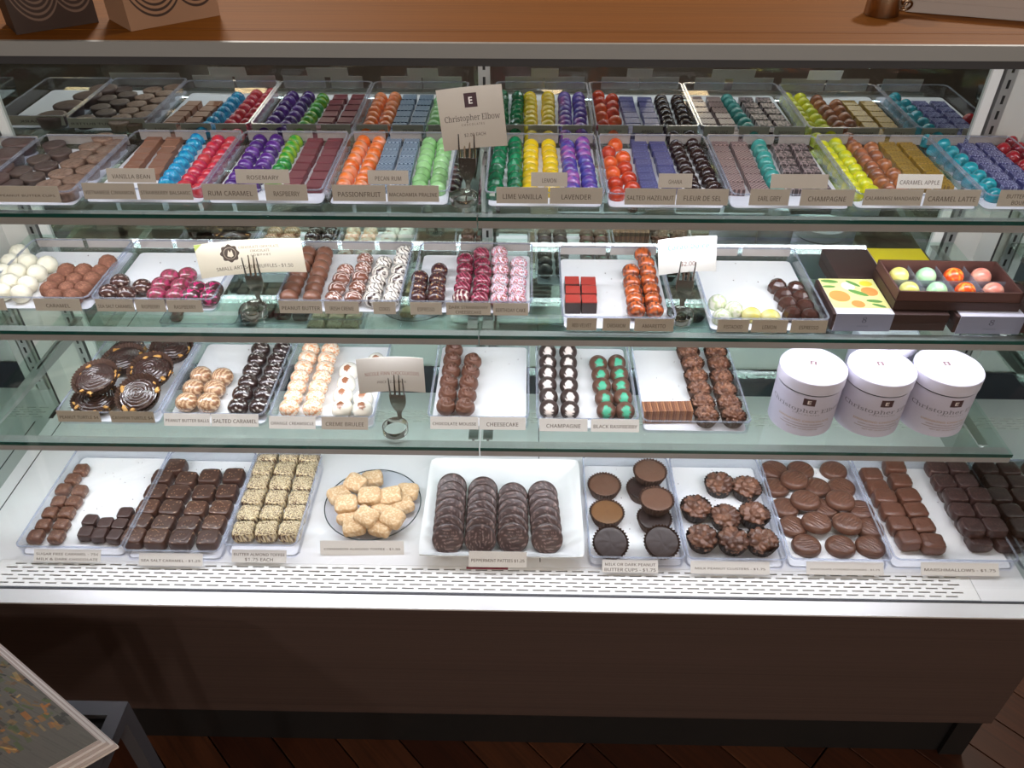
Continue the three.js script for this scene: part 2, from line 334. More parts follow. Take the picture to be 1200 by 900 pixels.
// pixel span on a shelf's tray front -> world x span
const spanX = (y, zf) => (text, a, b, tone) => { const yy = y + 0.012; const f = (px) => { let lo = -1.2, hi = 1.2; for (let i = 0; i < 40; i++) { const m = (lo + hi) / 2; const v = V(m, yy, zf).sub(eye); if (600 + CAM.f * v.dot(right) / v.dot(fwd) < px) lo = m; else hi = m; } return lo; }; return [text, f(a), f(b), tone]; };
const L1 = -0.306, LEN1 = 0.228;
{
  const s = spanX(Y1, L1), Z = L1, L = LEN1, y = Y1;
  const o = (cards, raised, back) => ({ cards: cards.map((c) => s(...c)), raised: (raised || []).map((c) => s(...c)), back, cardH: 0.024, lift: 0.0105 });
  tray('clear tray of large dark cups against the mirrored end', -0.868, -0.738, y, Z + 0.012, L - 0.02, { liner: true, ...o([], [], ['DARK']) });
  tray('clear tray of flat round dark and milk discs', -0.735, -0.592, y, Z + 0.012, L - 0.01, o([['DARK MILK PEANUT BUTTER CUPS', -30, 78]], [], ['MILK PEANUT BUTTER']));
  tray('clear tray of brown squares, blue and red domes', -0.589, -0.408, y, Z, L, o([['VIETNAMESE CINNAMON', 101, 162], ['STRAWBERRY BALSAMIC', 166, 228]], [['VANILLA BEAN', 131, 187]], ['VANILLA', 'STRAWBERRY', 'CINNAMON']));
  tray('clear tray of purple and green domes and dark red squares', -0.405, -0.228, y, Z, L, o([['RUM CARAMEL', 240, 304], ['RASPBERRY', 313, 362]], [['ROSEMARY', 280, 342]], ['RUM CARAMEL', 'ROSEMARY', 'RASPBERRY']));
  tray('clear tray of orange and pale green domes', -0.225, -0.042, y, Z, L, o([['PASSIONFRUIT', 391, 453], ['MACADAMIA PRALINE', 455, 515]], [['PECAN RUM', 433, 480]], ['PASSIONFRUIT', 'PECAN', 'MACADAMIA']));
  tray('clear tray of dark green, yellow and violet domes', 0.010, 0.185, y, Z + 0.003, L, o([['LIME VANILLA', 582, 642], ['LAVENDER', 644, 705]], [['LEMON', 622, 664]], ['LIME', 'LEMON', 'LAVENDER']));
  tray('clear tray of orange domes, navy squares and black domes', 0.188, 0.365, y, Z + 0.004, L, o([['SALTED HAZELNUT', 731, 790], ['FLEUR DE SEL', 791, 851]], [['GHANA', 769, 808]], ['HAZELNUT', 'GHANA', 'FLEUR DE SEL']));
  tray('clear tray of lattice printed squares and teal domes', 0.368, 0.547, y, Z + 0.003, L, o([['EARL GREY', 876, 922], ['CHAMPAGNE', 935, 997]], [['', 899, 965]], ['EARL GREY', 'MINT', 'CHAMPAGNE']));
  tray('clear tray of yellow domes, copper domes and gold squares', 0.550, 0.733, y, Z, L, o([['CALAMANSI MANDARIN', 1009, 1077], ['CARAMEL LATTE', 1080, 1144]], [['CARAMEL APPLE', 1046, 1098, 'white']], ['CALAMANSI', 'MANDARIN', 'LATTE']));
  tray('clear tray of turquoise domes and speckled blue squares', 0.736, 0.872, y, Z, L, o([['BUTTERSCOTCH\nBOURBON', 1166, 1228]], [], ['BUTTERSCOTCH', 'BOURBON']));
}
{
  const y = Y2, Z = -0.283, L = 0.192, s = spanX(Y2, Z), s2 = spanX(Y2, -0.243);
  const o = (sp, cards, back) => ({ cards: cards.map((c) => sp(...c)), back, crumbs: 12 });
  tray('clear tray of white and milk snowball truffles', -0.80, -0.621, y, Z, L, o(s, [['COCONUT', -30, 8], ['CARAMEL', 42, 96]], ['', '']));
  tray('clear tray of dark and magenta truffles', -0.617, -0.421, y, Z, L, o(s, [['SEA SALT CARAMEL', 114, 158], ['RASPBERRY', 160, 195], ['RASPBERRY', 197, 238]], ['', '', '']));
  tray('clear tray of milk, drizzled and striped truffles', -0.323, -0.126, y, Z, L, o(s, [['PEANUT BUTTER', 328, 378], ['IRISH CREME', 381, 421], ['COOKIES', 438, 464]], ['', '', '']));
  tray('clear tray of nut, maroon and sprinkled truffles', -0.113, 0.082, y, Z, L, o(s, [['ESPRESSO', 481, 518], ['DARK STRAWBERRY\nCHEESECAKE', 523, 575], ['BIRTHDAY CAKE', 578, 619]], ['', 'AMARETTO', '']));
  tray('clear tray of red cubes and copper brushed truffles', 0.127, 0.302, y, -0.243, 0.222, o(s2, [['RED VELVET', 664, 699], ['CARDAMOM', 706, 738], ['AMARETTO', 743, 789]], ['', '']));
  tray('clear tray of pale green, yellow and faceted brown bonbons', 0.353, 0.535, y, -0.243, 0.222, o(s2, [['PISTACHIO', 840, 877], ['LEMON', 880, 922], ['ESPRESSO', 926, 968]], ['', '']));
}
{
  const y = Y3, Z = -0.210, L = 0.232, s = spanX(Y3, Z);
  const o = (cards, tone = 'white') => ({ cards: cards.map((c) => s(...c)), tone, back: [], lift: 0.009, lean: tone === 'white' ? 0.55 : 0.2, crumbs: 14 });
  tray('clear tray of large pecan turtle patties', -0.70, -0.531, y, Z, L, o([['PEANUT TURTLE $4', 70, 120], ['CASHEW TURTLE $4', 132, 183]], 'kraft'));
  tray('clear tray of striped peanut balls and dark salted balls', -0.527, -0.355, y, Z, L, o([['PEANUT BUTTER BALLS', 195, 249], ['SALTED CARAMEL', 250, 305]]));
  tray('clear tray of orange drizzled white balls and brown tipped mounds', -0.347, -0.174, y, Z + 0.004, L, o([['ORANGE CREAMSICLE', 318, 372], ['CREME BRULEE', 379, 433, 'kraft']]));
  tray('half empty clear tray of milk chocolate mounds', -0.087, 0.079, y, Z, L, o([['CHOCOLATE MOUSSE', 505, 561], ['CHEESECAKE', 562, 616]]));
  tray('clear tray of white dabbed and green dabbed eggs', 0.091, 0.258, y, Z + 0.002, L, o([['CHAMPAGNE', 632, 688], ['BLACK RASPBERRY', 692, 748]]));
  tray('clear tray of crisp clusters and one striped loaf', 0.264, 0.440, y, Z + 0.005, L, o([]));
}
{
  const y = YD, s = spanX(YD, -0.09), L = 0.245;
  const o = (cards, x = {}) => ({ cards: cards.map((c) => s(...c)), tone: 'white', cardH: 0.021, lift: 0.006, lean: 0.75, crumbs: 26, ...x });
  tray('clear tray with few round caramels and small dark squares', -0.785, -0.604, y, -0.093, L, o([['SUGAR FREE CARAMEL - 75¢\nMILK & DARK CHOCOLATE', 42, 120]]));
  tray('clear tray packed with salted chocolate squares', -0.601, -0.437, y, -0.088, L, o([['SEA SALT CARAMEL - $1.25', 166, 240]]));
  tray('narrow clear tray of nut crumbed toffee', -0.433, -0.309, y, -0.098, 0.225, o([['BUTTER ALMOND TOFFEE\n$1.75 EACH', 272, 336]], { h: 0.03 }));
  tray('clear tray of fluted peanut butter cups', 0.182, 0.342, y, -0.088, L, o([['MILK OR DARK PEANUT\nBUTTER CUPS - $1.75', 705, 770]]));
  tray('clear tray of nut clusters in dark paper cups', 0.345, 0.511, y, -0.088, L, o([['MILK PEANUT CLUSTERS - $1.75', 808, 900]]));
  tray('clear tray of milk chocolate oval patties', 0.515, 0.684, y, -0.090, L, o([['CHOCOLATE COVERED COOKIES - $1.75', 943, 1033]]));
  tray('clear tray of milk squares and long dark squares', 0.688, 0.894, y, -0.092, L, o([['MARSHMALLOWS - $1.75', 1077, 1168]]));
}

// ------------------------------------------------------------------ chocolates: surfaces of revolution with their own colouring
function revolve({ nu = 24, nv = 10, at, color }) {
  const P = [], C = [], I = [];
  const add = (p, a, t) => { P.push(...p); C.push(...(color ? color(p[0], p[1], p[2], a, t) : [1, 1, 1])); };
  add(at(0, 0), 0, 0);
  for (let j = 1; j <= nv; j++) for (let i = 0; i < nu; i++) { const a = i / nu * Math.PI * 2; add(at(a, j / nv), a, j / nv); }
  const last = P.length / 3, b = at(0, 1); add([0, b[1], 0], 0, 1);
  for (let i = 0; i < nu; i++) {
    I.push(0, 1 + (i + 1) % nu, 1 + i);
    for (let j = 0; j < nv - 1; j++) { const a = 1 + j * nu + i, c = 1 + j * nu + (i + 1) % nu; I.push(a, c, a + nu, c, c + nu, a + nu); }
    I.push(1 + (nv - 1) * nu + i, 1 + (nv - 1) * nu + (i + 1) % nu, last);
  }
  const g = new THREE.BufferGeometry();
  g.setAttribute('position', new THREE.Float32BufferAttribute(P, 3)); g.setAttribute('color', new THREE.Float32BufferAttribute(C, 3)); g.setIndex(I);
  g.computeVertexNormals();
  return g;
}
// moulded dome: radius R, height H, upright foot of the share f
const domeAt = (R, H, f = 0.22, bend = () => 1) => (a, t) => {
  const T = 1 - f * 0.6;
  if (t <= T) { const p = t / T * Math.PI / 2, k = bend(a, t); return [R * Math.sin(p) * Math.cos(a) * k, (f * H + (1 - f) * H * Math.cos(p)) * (0.9 + 0.1 * k), R * Math.sin(p) * Math.sin(a) * k]; }
  const q = (t - T) / (1 - T), k = bend(a, t) * (1 - 0.06 * q); return [R * Math.cos(a) * k, f * H * (1 - q), R * Math.sin(a) * k];
};
// dipped ball: a sphere settled on a small foot
const ballAt = (R, H, rough = 0, fq = 260, sd = 0) => (a, t) => {
  const p = t * Math.PI * 0.86, y0 = Math.cos(Math.PI * 0.86);
  let x = Math.sin(p) * Math.cos(a), z = Math.sin(p) * Math.sin(a), y = Math.cos(p);
  const k = 1 + rough * noise3(x * fq * 0.02 + sd, y * fq * 0.02, z * fq * 0.02 + 3 * sd);
  return [R * x * k, (y * k - y0) / (1 - y0) * H, R * z * k];
};
const stripes = (base, line, dir, pitch, width, wob = 0.5, sd = 0) => { const b = lin(base), l = lin(line), cx = Math.cos(dir), sz = Math.sin(dir); return (x, y, z) => { const s = (x * cx + z * sz + 0.25 * y) / pitch + wob * noise3(x * 90 + sd, y * 90, z * 90 + sd); const f = Math.abs(s - Math.round(s)); return f < width / 2 && y > 0.0035 ? l : b; }; };
const speckle = (base, spot, fq, thr, sd = 0, minY = -1) => { const b = lin(base), s = lin(spot); return (x, y, z) => (y > minY && noise3(x * fq + sd, y * fq + 7, z * fq) > thr ? s : b); };
const plain = (hex, vary = 0.08, sd = 0) => { const b = lin(hex); return (x, y, z) => { const k = 1 + vary * noise3(x * 160 + sd, y * 160, z * 160); return [b[0] * k, b[1] * k, b[2] * k]; }; };
const sheen2 = (a, b, fq = 120, sd = 0) => { const p = lin(a), q = lin(b); return (x, y, z) => mixc(p, q, Math.min(1, Math.max(0, 0.5 + 0.9 * noise3(x * fq + sd, y * fq, z * fq)))); };
const KIND = {};
const kind = (name, h, variants, mat) => { KIND[name] = { h, geos: variants, mat }; };
const many = (n, fn) => Array.from({ length: n }, (_, i) => fn(i));
const RB = 0.0128, HB = 0.0185;
const dome = (cols, o = {}) => cols.map((col) => revolve({ nu: o.nu || 28, nv: o.nv || 12, at: domeAt(o.R || RB, o.H || HB, o.f ?? 0.22, o.bend), color: col }));
const ribs = (n, d) => (a, t) => 1 + d * Math.cos(a * n) * Math.min(1, t * 3);
// shelf 1
kind('brown_square', 0.011, many(2, (i) => slabGeo(0.026, 0.011, 0.026, plain(i ? '#8f6048' : '#9a6a50', 0.07, i))), M.choco);
kind('blue_dome', HB, dome([plain('#1f9fd0'), sheen2('#23b4de', '#1680b8')], { nu: 48, bend: ribs(12, 0.045) }), M.gloss);
kind('red_dome', HB, dome([sheen2('#d8343f', '#c02a55', 90), plain('#cf3f48')]), M.gloss);
kind('purple_dome', HB, dome([sheen2('#5a2a86', '#7a4aa8', 90), plain('#4e2478')]), M.gloss);
kind('green_dome', HB, dome([sheen2('#2f9a34', '#9cc035', 70), sheen2('#1f8a3c', '#4fae3a', 80, 4)]), M.gloss);
kind('wine_square', 0.011, many(2, (i) => slabGeo(0.026, 0.011, 0.026, plain(i ? '#743038' : '#7c3840', 0.1, i))), M.choco);
kind('orange_dome', HB, dome([sheen2('#f07a26', '#f2a27e', 80), sheen2('#ee6a1c', '#f08a4a', 90, 3)]), M.gloss);
kind('pale_green_dome', HB, dome([plain('#a4dc94', 0.04), plain('#9ad489', 0.05)], { f: 0.3 }), M.gloss);
kind('dark_green_dome', HB, dome([sheen2('#0c6a44', '#149a62', 200), sheen2('#0a5a3c', '#128a56', 200, 2)], { nu: 9, nv: 4 }).map((g) => { const n = g.toNonIndexed(); n.computeVertexNormals(); return n; }), M.gloss);
kind('yellow_dome', HB, dome([plain('#f2d00c', 0.03), plain('#ecc80a', 0.04)], { f: 0.34 }), M.gloss);
kind('violet_dome', HB, dome([sheen2('#6a3f98', '#4a4fb0', 70), sheen2('#b060b0', '#5a44a0', 60, 5)]), M.gloss);
kind('vermilion_dome', HB, dome([sheen2('#e2501c', '#f07030', 80), sheen2('#d8441a', '#c03a18', 80, 2)]), M.gloss);
kind('black_dome', HB, dome([plain('#2a1614', 0.3), plain('#331c18', 0.3)], { nu: 30, bend: (a, t) => 1 + 0.035 * Math.sin(a * 9) * Math.sin(t * 22) }), M.gloss);
kind('teal_dome', HB, dome([sheen2('#2f8f88', '#45aaa0', 100), sheen2('#2a8078', '#57b0a4', 110, 3)]), M.gloss);
kind('lemon_dome', HB, dome([sheen2('#e2e020', '#b8c828', 70), sheen2('#f0e818', '#ccd424', 70, 3)], { nu: 36, bend: ribs(10, 0.02) }), M.gloss);
kind('copper_dome', HB, dome([sheen2('#b06a44', '#7c4a30', 70), sheen2('#c47c4c', '#8a5232', 80, 3)]), M.gloss);
kind('turquoise_dome', HB, dome([sheen2('#189aa8', '#20b8c8', 80), sheen2('#108490', '#1ca8b8', 80, 2)]), M.gloss);
kind('crimson_dome', HB, dome([sheen2('#b4202c', '#901828', 90)], { nu: 12, nv: 5 }), M.gloss);
kind('flat_disc', 0.016, [plain('#55443e', 0.2), plain('#5a4a42', 0.25)].map((c) => revolve({ nu: 28, nv: 9, at: discAt(0.0178, 0.016), color: c })), M.choco);
kind('milk_disc', 0.016, [speckle('#8a6e5c', '#6a4e3e', 300, 0.35), speckle('#927664', '#6e5444', 300, 0.4, 4)].map((c) => revolve({ nu: 28, nv: 9, at: discAt(0.0178, 0.016), color: c })), M.choco);
kind('big_disc', 0.022, [plain('#5c4640', 0.25)].map((c) => revolve({ nu: 30, nv: 9, at: discAt(0.026, 0.022), color: c })), M.choco);
// lattice and speckle prints are flat dye on the tops of the squares
const printTex = (bg, fg, draw) => canvasTex(128, 128, (c) => { c.fillStyle = bg; c.fillRect(0, 0, 128, 128); c.strokeStyle = fg; c.fillStyle = fg; draw(c); });
const lattice = (c) => { c.lineWidth = 7; for (let i = -4; i < 9; i++) for (const d of [1, -1]) { c.beginPath(); c.moveTo(i * 32, 0); c.lineTo(i * 32 + d * 128, 128); c.stroke(); } };
const dots = (n, r) => (c) => { for (let i = 0; i < n; i++) { c.beginPath(); c.arc(rnd() * 128, rnd() * 128, rr(r * 0.5, r), 0, 7); c.fill(); } };
const zig = (c) => { c.lineWidth = 8; for (let j = -1; j < 7; j++) { c.beginPath(); for (let i = 0; i <= 8; i++) c.lineTo(i * 16, j * 21 + (i % 2 ? 14 : 0)); c.stroke(); } };
const rings = (c) => { c.lineWidth = 5; for (let i = 0; i < 30; i++) { c.beginPath(); c.arc(rnd() * 128, rnd() * 128, rr(6, 11), 0, 7); c.stroke(); } };
function printed(name, bg, fg, draw, side = '#3a2620') {
  const mat = phys({ map: printTex(bg, fg, draw), roughness: 0.4, clearcoat: 0.2 });
  kind(name, 0.011, [uvBy(rbox(0.0262, 0.011, 0.0262, 0.0012).translate(0, 0.0055, 0), (x, y, z) => [x / 0.027 + 0.5, z / 0.027 + 0.5])], mat);
}
printed('blue_zigzag_square', '#34506e', '#a9bccc', zig);
printed('navy_square', '#44467e', '#6a6aa8', dots(40, 6));
printed('rose_lattice_square', '#57403e', '#b09490', lattice);
printed('ring_print_square', '#3c2f30', '#b7a0a0', rings);
printed('gold_square', '#a8852c', '#76591e', dots(70, 6));
printed('blue_speckle_square', '#46487e', '#a8acd0', dots(80, 6));
function discAt(R, H) { return (a, t) => { if (t < 0.55) { const q = t / 0.55; return [R * q * Math.cos(a), H * (1 - 0.05 * q * q) + 0.0004 * noise3(q * 3 * Math.cos(a), q * 3 * Math.sin(a), R * 99), R * q * Math.sin(a)]; } const q = (t - 0.55) / 0.45, k = 1 + 0.02 * Math.sin(q * 3.1) - 0.16 * q; return [R * k * Math.cos(a), H * 0.95 * (1 - q), R * k * Math.sin(a)]; }; }
function slabGeo(w, h, d, color, r = 0.0016, rough = 0, s = 2) {
  const g = new RoundedBoxGeometry(w, h, d, s, r), p = g.attributes.position, C = [];
  for (let i = 0; i < p.count; i++) {
    let x = p.getX(i), y = p.getY(i), z = p.getZ(i);
    if (rough) { const k = 1 + rough * noise3(x * 70 + w * 99, y * 70 + h * 77, z * 70); x *= k; y *= k; z *= k; p.setXYZ(i, x, y, z); }
    C.push(...color(x, y + h / 2, z));
  }
  g.translate(0, h / 2, 0); g.setAttribute('color', new THREE.Float32BufferAttribute(C, 3));
  if (rough) g.computeVertexNormals();
  return g;
}
// a lumpy square: a rounded block with many faces, so that grain and crumbs show
function lumpGeo(w, h, d, color, { n = 14, r = 0.3, rough = 0, fq = 200, puff = 0, sd = 0 } = {}) {
  const at = (a, t) => {
    const hf = t < 0.5 ? t * 2 : 2 - t * 2, pp = Math.asin(Math.min(1, Math.pow(Math.pow(hf, 0.75), 1 / r))), p = t < 0.5 ? pp : Math.PI - pp, sx = Math.sin(p) * Math.cos(a), sz = Math.sin(p) * Math.sin(a), sy = Math.cos(p), e = r;
    const f = (v) => Math.sign(v) * Math.pow(Math.abs(v), e);
    const ca = Math.cos(a), sa = Math.sin(a), q = Math.pow(Math.pow(Math.abs(ca), 5) + Math.pow(Math.abs(sa), 5), -0.2), R = Math.pow(Math.sin(p), e);
    const k = 1 + rough * noise3(sx * fq * 0.02 + sd, sy * fq * 0.02, sz * fq * 0.02 + sd);
    const rim = 1 - puff * Math.pow(R, 3);
    return [w / 2 * ca * q * R * k, Math.max(0, h / 2 + h / 2 * f(sy) * k * rim), d / 2 * sa * q * R * k];
  };
  return revolve({ nu: n * 3, nv: n * 2, at, color });
}
// shelf 2
const RT = 0.0145;
kind('white_truffle', 0.027, many(2, (i) => revolve({ nu: 32, nv: 18, at: ballAt(0.0158, 0.028, 0.045, 300, i * 5), color: plain('#f1ecd6', 0.02, i) })), M.matte);
kind('milk_truffle', 0.027, many(2, (i) => revolve({ nu: 36, nv: 20, at: ballAt(0.0152, 0.027, 0.06, 330, i * 7), color: speckle('#7c4f3c', '#9a6a52', 330, 0.45, i) })), M.matte);
kind('dark_flake_truffle', 0.025, many(2, (i) => revolve({ nu: 36, nv: 18, at: ballAt(0.0155, 0.025, 0.02, 200, i), color: speckle('#4a2e28', '#d8c8bc', 190, 0.62, i * 3, 0.013) })), M.gloss);
kind('magenta_truffle', 0.026, many(2, (i) => revolve({ nu: 40, nv: 20, at: ballAt(0.0158, 0.026, 0.01, 100, i), color: stripes('#7c4248', '#b84068', i * 0.9, 0.006, 0.34, 0.6, i) })), M.gloss);
kind('loop_magenta_truffle', 0.026, [revolve({ nu: 44, nv: 22, at: ballAt(0.0162, 0.026, 0.01), color: stripes('#5c3a40', '#e0307c', 0.6, 0.011, 0.26, 0.5, 9) })], M.gloss);
kind('milk_mound', 0.025, many(2, (i) => revolve({ nu: 30, nv: 14, at: ballAt(0.0148, 0.026, 0.012, 100, i), color: plain('#7c503c', 0.06, i) })), M.satin);
kind('drizzled_truffle', 0.024, many(2, (i) => revolve({ nu: 44, nv: 22, at: ballAt(0.0146, 0.024, 0.01, 100, i), color: stripes('#7c4a38', '#f0dcd4', i ? 1.1 : -0.9, 0.0062, 0.27, 0.5, i * 4) })), M.gloss);
kind('striped_white_truffle', 0.025, many(2, (i) => revolve({ nu: 44, nv: 22, at: ballAt(0.0146, 0.025, 0.01, 100, i), color: stripes('#efe8dd', '#3c2624', i ? 0.9 : -0.4, 0.0062, 0.3, 0.4, i * 2) })), M.gloss);
kind('nut_truffle', 0.025, many(2, (i) => revolve({ nu: 36, nv: 18, at: ballAt(0.0146, 0.026, 0.025, 300, i), color: speckle('#46292a', '#b98a5c', 230, 0.66, i * 9, 0.014) })), M.gloss);
kind('maroon_truffle', 0.025, many(2, (i) => revolve({ nu: 44, nv: 22, at: ballAt(0.0148, 0.026, 0.01, 100, i), color: i ? stripes('#6a2434', '#b8506a', -0.7, 0.0055, 0.32, 0.4, 3) : speckle('#5e1e2c', '#a83a58', 240, 0.3, 3) })), M.gloss);
kind('cream_stripe_truffle', 0.025, [revolve({ nu: 44, nv: 22, at: ballAt(0.0148, 0.026, 0.01), color: stripes('#6a2434', '#ecd8cc', 0.15, 0.007, 0.3, 0.2, 3) })], M.gloss);
kind('sprinkle_truffle', 0.025, many(2, (i) => { const b = lin('#8e5c40'), cs = ['#f0f0f4', '#e890a8', '#d8d8f0', '#f0a8b8'].map(lin); return revolve({ nu: 48, nv: 24, at: ballAt(0.0148, 0.025, 0.03, 600, i), color: (x, y, z) => { const n = noise3(x * 420 + i, y * 420, z * 420); return y > 0.010 && n > -0.2 ? cs[Math.floor(Math.abs(noise3(x * 900, y * 900, z * 900 + i)) * 8) % 4] : b; } }); }), M.matte);
kind('copper_truffle', 0.026, many(2, (i) => revolve({ nu: 40, nv: 20, at: ballAt(0.0148, 0.026, 0.012, 160, i), color: (() => { const d = lin('#5e3428'), o = lin('#d2642c'); return (x, y, z) => mixc(d, o, Math.min(1, Math.max(0, (y - 0.008) * 50 + 0.9 * noise3(x * 170 + i, y * 90, z * 60)))); })() })), M.gloss);
kind('pale_green_bonbon', 0.020, many(2, (i) => revolve({ nu: 44, nv: 18, at: domeAt(0.0148, 0.021, 0.3), color: stripes('#cfdcae', '#f4f4e4', i * 1.3, 0.008, 0.45, 0.5, i) })), M.gloss);
kind('yellow_bonbon', 0.019, [revolve({ nu: 30, nv: 12, at: domeAt(0.0155, 0.019, 0.3), color: sheen2('#eedc6a', '#f0e6a0', 60) })], M.gloss);
kind('faceted_bonbon', 0.021, [(() => { const n = revolve({ nu: 8, nv: 4, at: domeAt(0.0155, 0.022, 0.3), color: plain('#4a2c24', 0.1) }).toNonIndexed(); n.computeVertexNormals(); return n; })()], M.gloss);
kind('box_ball_yellow', 0.03, [revolve({ nu: 28, nv: 14, at: ballAt(0.0152, 0.029), color: sheen2('#f0e070', '#e8ec90', 60) })], M.gloss);
kind('box_ball_green', 0.03, [revolve({ nu: 28, nv: 14, at: ballAt(0.0152, 0.029), color: sheen2('#a8e0b0', '#c8ecb8', 60) })], M.gloss);
kind('box_ball_orange', 0.03, [revolve({ nu: 28, nv: 14, at: ballAt(0.0152, 0.029), color: speckle('#f0541c', '#f8a040', 120, 0.3) })], M.gloss);
kind('box_ball_pink', 0.03, [revolve({ nu: 28, nv: 14, at: ballAt(0.0152, 0.029), color: sheen2('#f08878', '#f0b098', 60) })], M.gloss);
// shelf 3
kind('peanut_ball', 0.029, many(2, (i) => revolve({ nu: 44, nv: 22, at: ballAt(0.0188, 0.031, 0.01, 100, i), color: stripes('#94694c', '#d8b894', 0.5 + i * 0.5, 0.0052, 0.36, 0.3, i) })), M.gloss);
kind('salted_ball', 0.028, many(2, (i) => revolve({ nu: 34, nv: 18, at: ballAt(0.0176, 0.030, 0.02, 200, i), color: speckle('#2f1d1b', '#e8e4e0', 260, 0.70, i * 3, 0.020) })), M.gloss);
kind('orange_drizzle_ball', 0.028, many(2, (i) => revolve({ nu: 46, nv: 22, at: ballAt(0.0165, 0.028, 0.015, 140, i), color: stripes('#f0e2cc', '#e8a070', i * 1.2, 0.0058, 0.4, 1.0, i * 3) })), M.gloss);
kind('tipped_mound', 0.030, many(2, (i) => { const w = lin('#f3ede0'), b = lin('#9a6448'); return revolve({ nu: 36, nv: 22, at: (a, t) => { const p = ballAt(0.0165, 0.031)(a, t); p[2] *= 1.25; return p; }, color: (x, y, z) => (Math.hypot(x, (z - 0.006) * 0.9) < 0.0062 + 0.0016 * noise3(x * 150 + i, 0, z * 150) && y > 0.015 ? b : w) }); }), M.gloss);
kind('mousse_mound', 0.028, many(2, (i) => revolve({ nu: 36, nv: 20, at: (a, t) => { const p = ballAt(0.0165, 0.028, 0.02, 150, i)(a, t); const s = Math.hypot(p[0], p[2]); if (t < 0.45) p[1] += 0.0022 * Math.sin(s * 900 + a * 2); return p; }, color: plain('#6a4434', 0.1, i) })), M.satin);
const dabbed = (base, dab, i) => { const b = lin(base), d = lin(dab); return revolve({ nu: 40, nv: 24, at: (a, t) => { const p = ballAt(0.0162, 0.028, 0.01, 100, i)(a, t); p[2] *= 1.12; return p; }, color: (x, y, z) => { const q = Math.hypot(x * 1.1 + 0.002 * noise3(y * 300, i, 1), (z - 0.0115) * 0.8); return y > 0.006 && q < 0.0070 + 0.0013 * noise3(x * 260 + i * 9, y * 200, z * 260) ? d : b; } }); };
kind('white_dab_egg', 0.028, many(3, (i) => dabbed('#32201d', '#e6dad4', i)), M.choco);
kind('green_dab_egg', 0.028, many(3, (i) => dabbed('#5f3d2e', '#3fa884', i)), M.choco);
// deck
kind('round_caramel', 0.017, many(2, (i) => lumpGeo(0.0255, 0.019, 0.0255, speckle('#6a4636', '#a07c62', 240, 0.66, i), { n: 11, r: 0.62, rough: 0.04, sd: i })), M.satin);
kind('small_dark_square', 0.016, many(2, (i) => lumpGeo(0.026, 0.017, 0.026, plain('#45302c', 0.12, i), { n: 11, r: 0.32, rough: 0.03, sd: i })), M.satin);
kind('salted_square', 0.020, many(3, (i) => lumpGeo(0.0385, 0.0225, 0.0365, speckle(i === 1 ? '#523629' : '#472f26', '#c09878', 260, 0.74, i * 4, 0.012), { n: 13, r: 0.34, rough: 0.03, sd: i * 2 })), M.satin);
kind('nut_toffee', 0.02, many(3, (i) => { const cs = ['#4a322a', '#d8c69c', '#e6d9b8', '#5a4034', '#c4ad80'].map(lin); return lumpGeo(0.0372, 0.023, 0.0345, (x, y, z) => cs[Math.floor(Math.abs(noise3(x * 340 + i * 9, y * 340, z * 340)) * 9 + Math.abs(noise3(x * 600, y * 600 + i, z * 600)) * 2) % 5], { n: 22, r: 0.42, rough: 0.06, fq: 520, sd: i * 3 }); }), M.matte);
kind('tan_pillow', 0.02, many(3, (i) => lumpGeo(0.0405, 0.022, 0.0345, speckle('#c9a67c', '#dcc4a0', 210, 0.15, i), { n: 15, r: 0.5, rough: 0.03, fq: 120, puff: 0.2, sd: i * 5 })), M.matte);
kind('milk_square', 0.02, many(3, (i) => lumpGeo(0.0395, 0.024, 0.0345, plain('#613d2e', 0.14, i), { n: 13, r: 0.42, rough: 0.035, sd: i * 3 })), M.satin);
kind('dark_square', 0.018, many(3, (i) => lumpGeo(0.038, 0.019, 0.034, speckle('#3c2826', '#57403a', 200, 0.5, i), { n: 13, r: 0.32, rough: 0.03, sd: i * 3 })), M.satin);
function pattyGeo(R, H, base, ridge, i, fat = 0.3) {
  const b = lin(base), q = lin(ridge), dir = 0.7 + i * 0.8;
  const wave = (x, z) => Math.sin((x * Math.cos(dir) + z * Math.sin(dir)) * 1150 + 2.2 * noise3(x * 60 + i * 3, z * 60, i));
  return revolve({ nu: 40, nv: 20, at: (a, t) => { const T = 0.72; if (t < T) { const s = t / T, x = R * (1 - fat * 0.18) * s * Math.cos(a), z = R * (1 - fat * 0.18) * s * Math.sin(a); return [x, H - H * 0.22 * Math.pow(s, 4) + (s < 0.93 ? 0.00055 * wave(x, z) : 0), z]; } const k = (t - T) / (1 - T), w = Math.sin(k * Math.PI) * 0.06 + 1; return [R * w * (1 - fat * 0.18 * (1 - k) - 0.06 * k) * Math.cos(a), H * 0.78 * (1 - k), R * w * (1 - fat * 0.18 * (1 - k) - 0.06 * k) * Math.sin(a)]; }, color: (x, y, z) => { const w = wave(x, z); return y > H * 0.7 && w > 0.72 && noise3(x * 130, z * 130, i) > -0.1 ? q : b; } });
}
kind('mint_patty', 0.009, many(4, (i) => pattyGeo(0.0272, 0.0095, '#3c2a27', '#7c6660', i)), M.satin);
kind('milk_oval', 0.013, many(3, (i) => { const g = pattyGeo(0.0268, 0.0138, '#5e3c2d', '#7a543f', i, 0.8); g.scale(1, 1, 0.92); g.computeVertexNormals(); return g; }), M.satin);

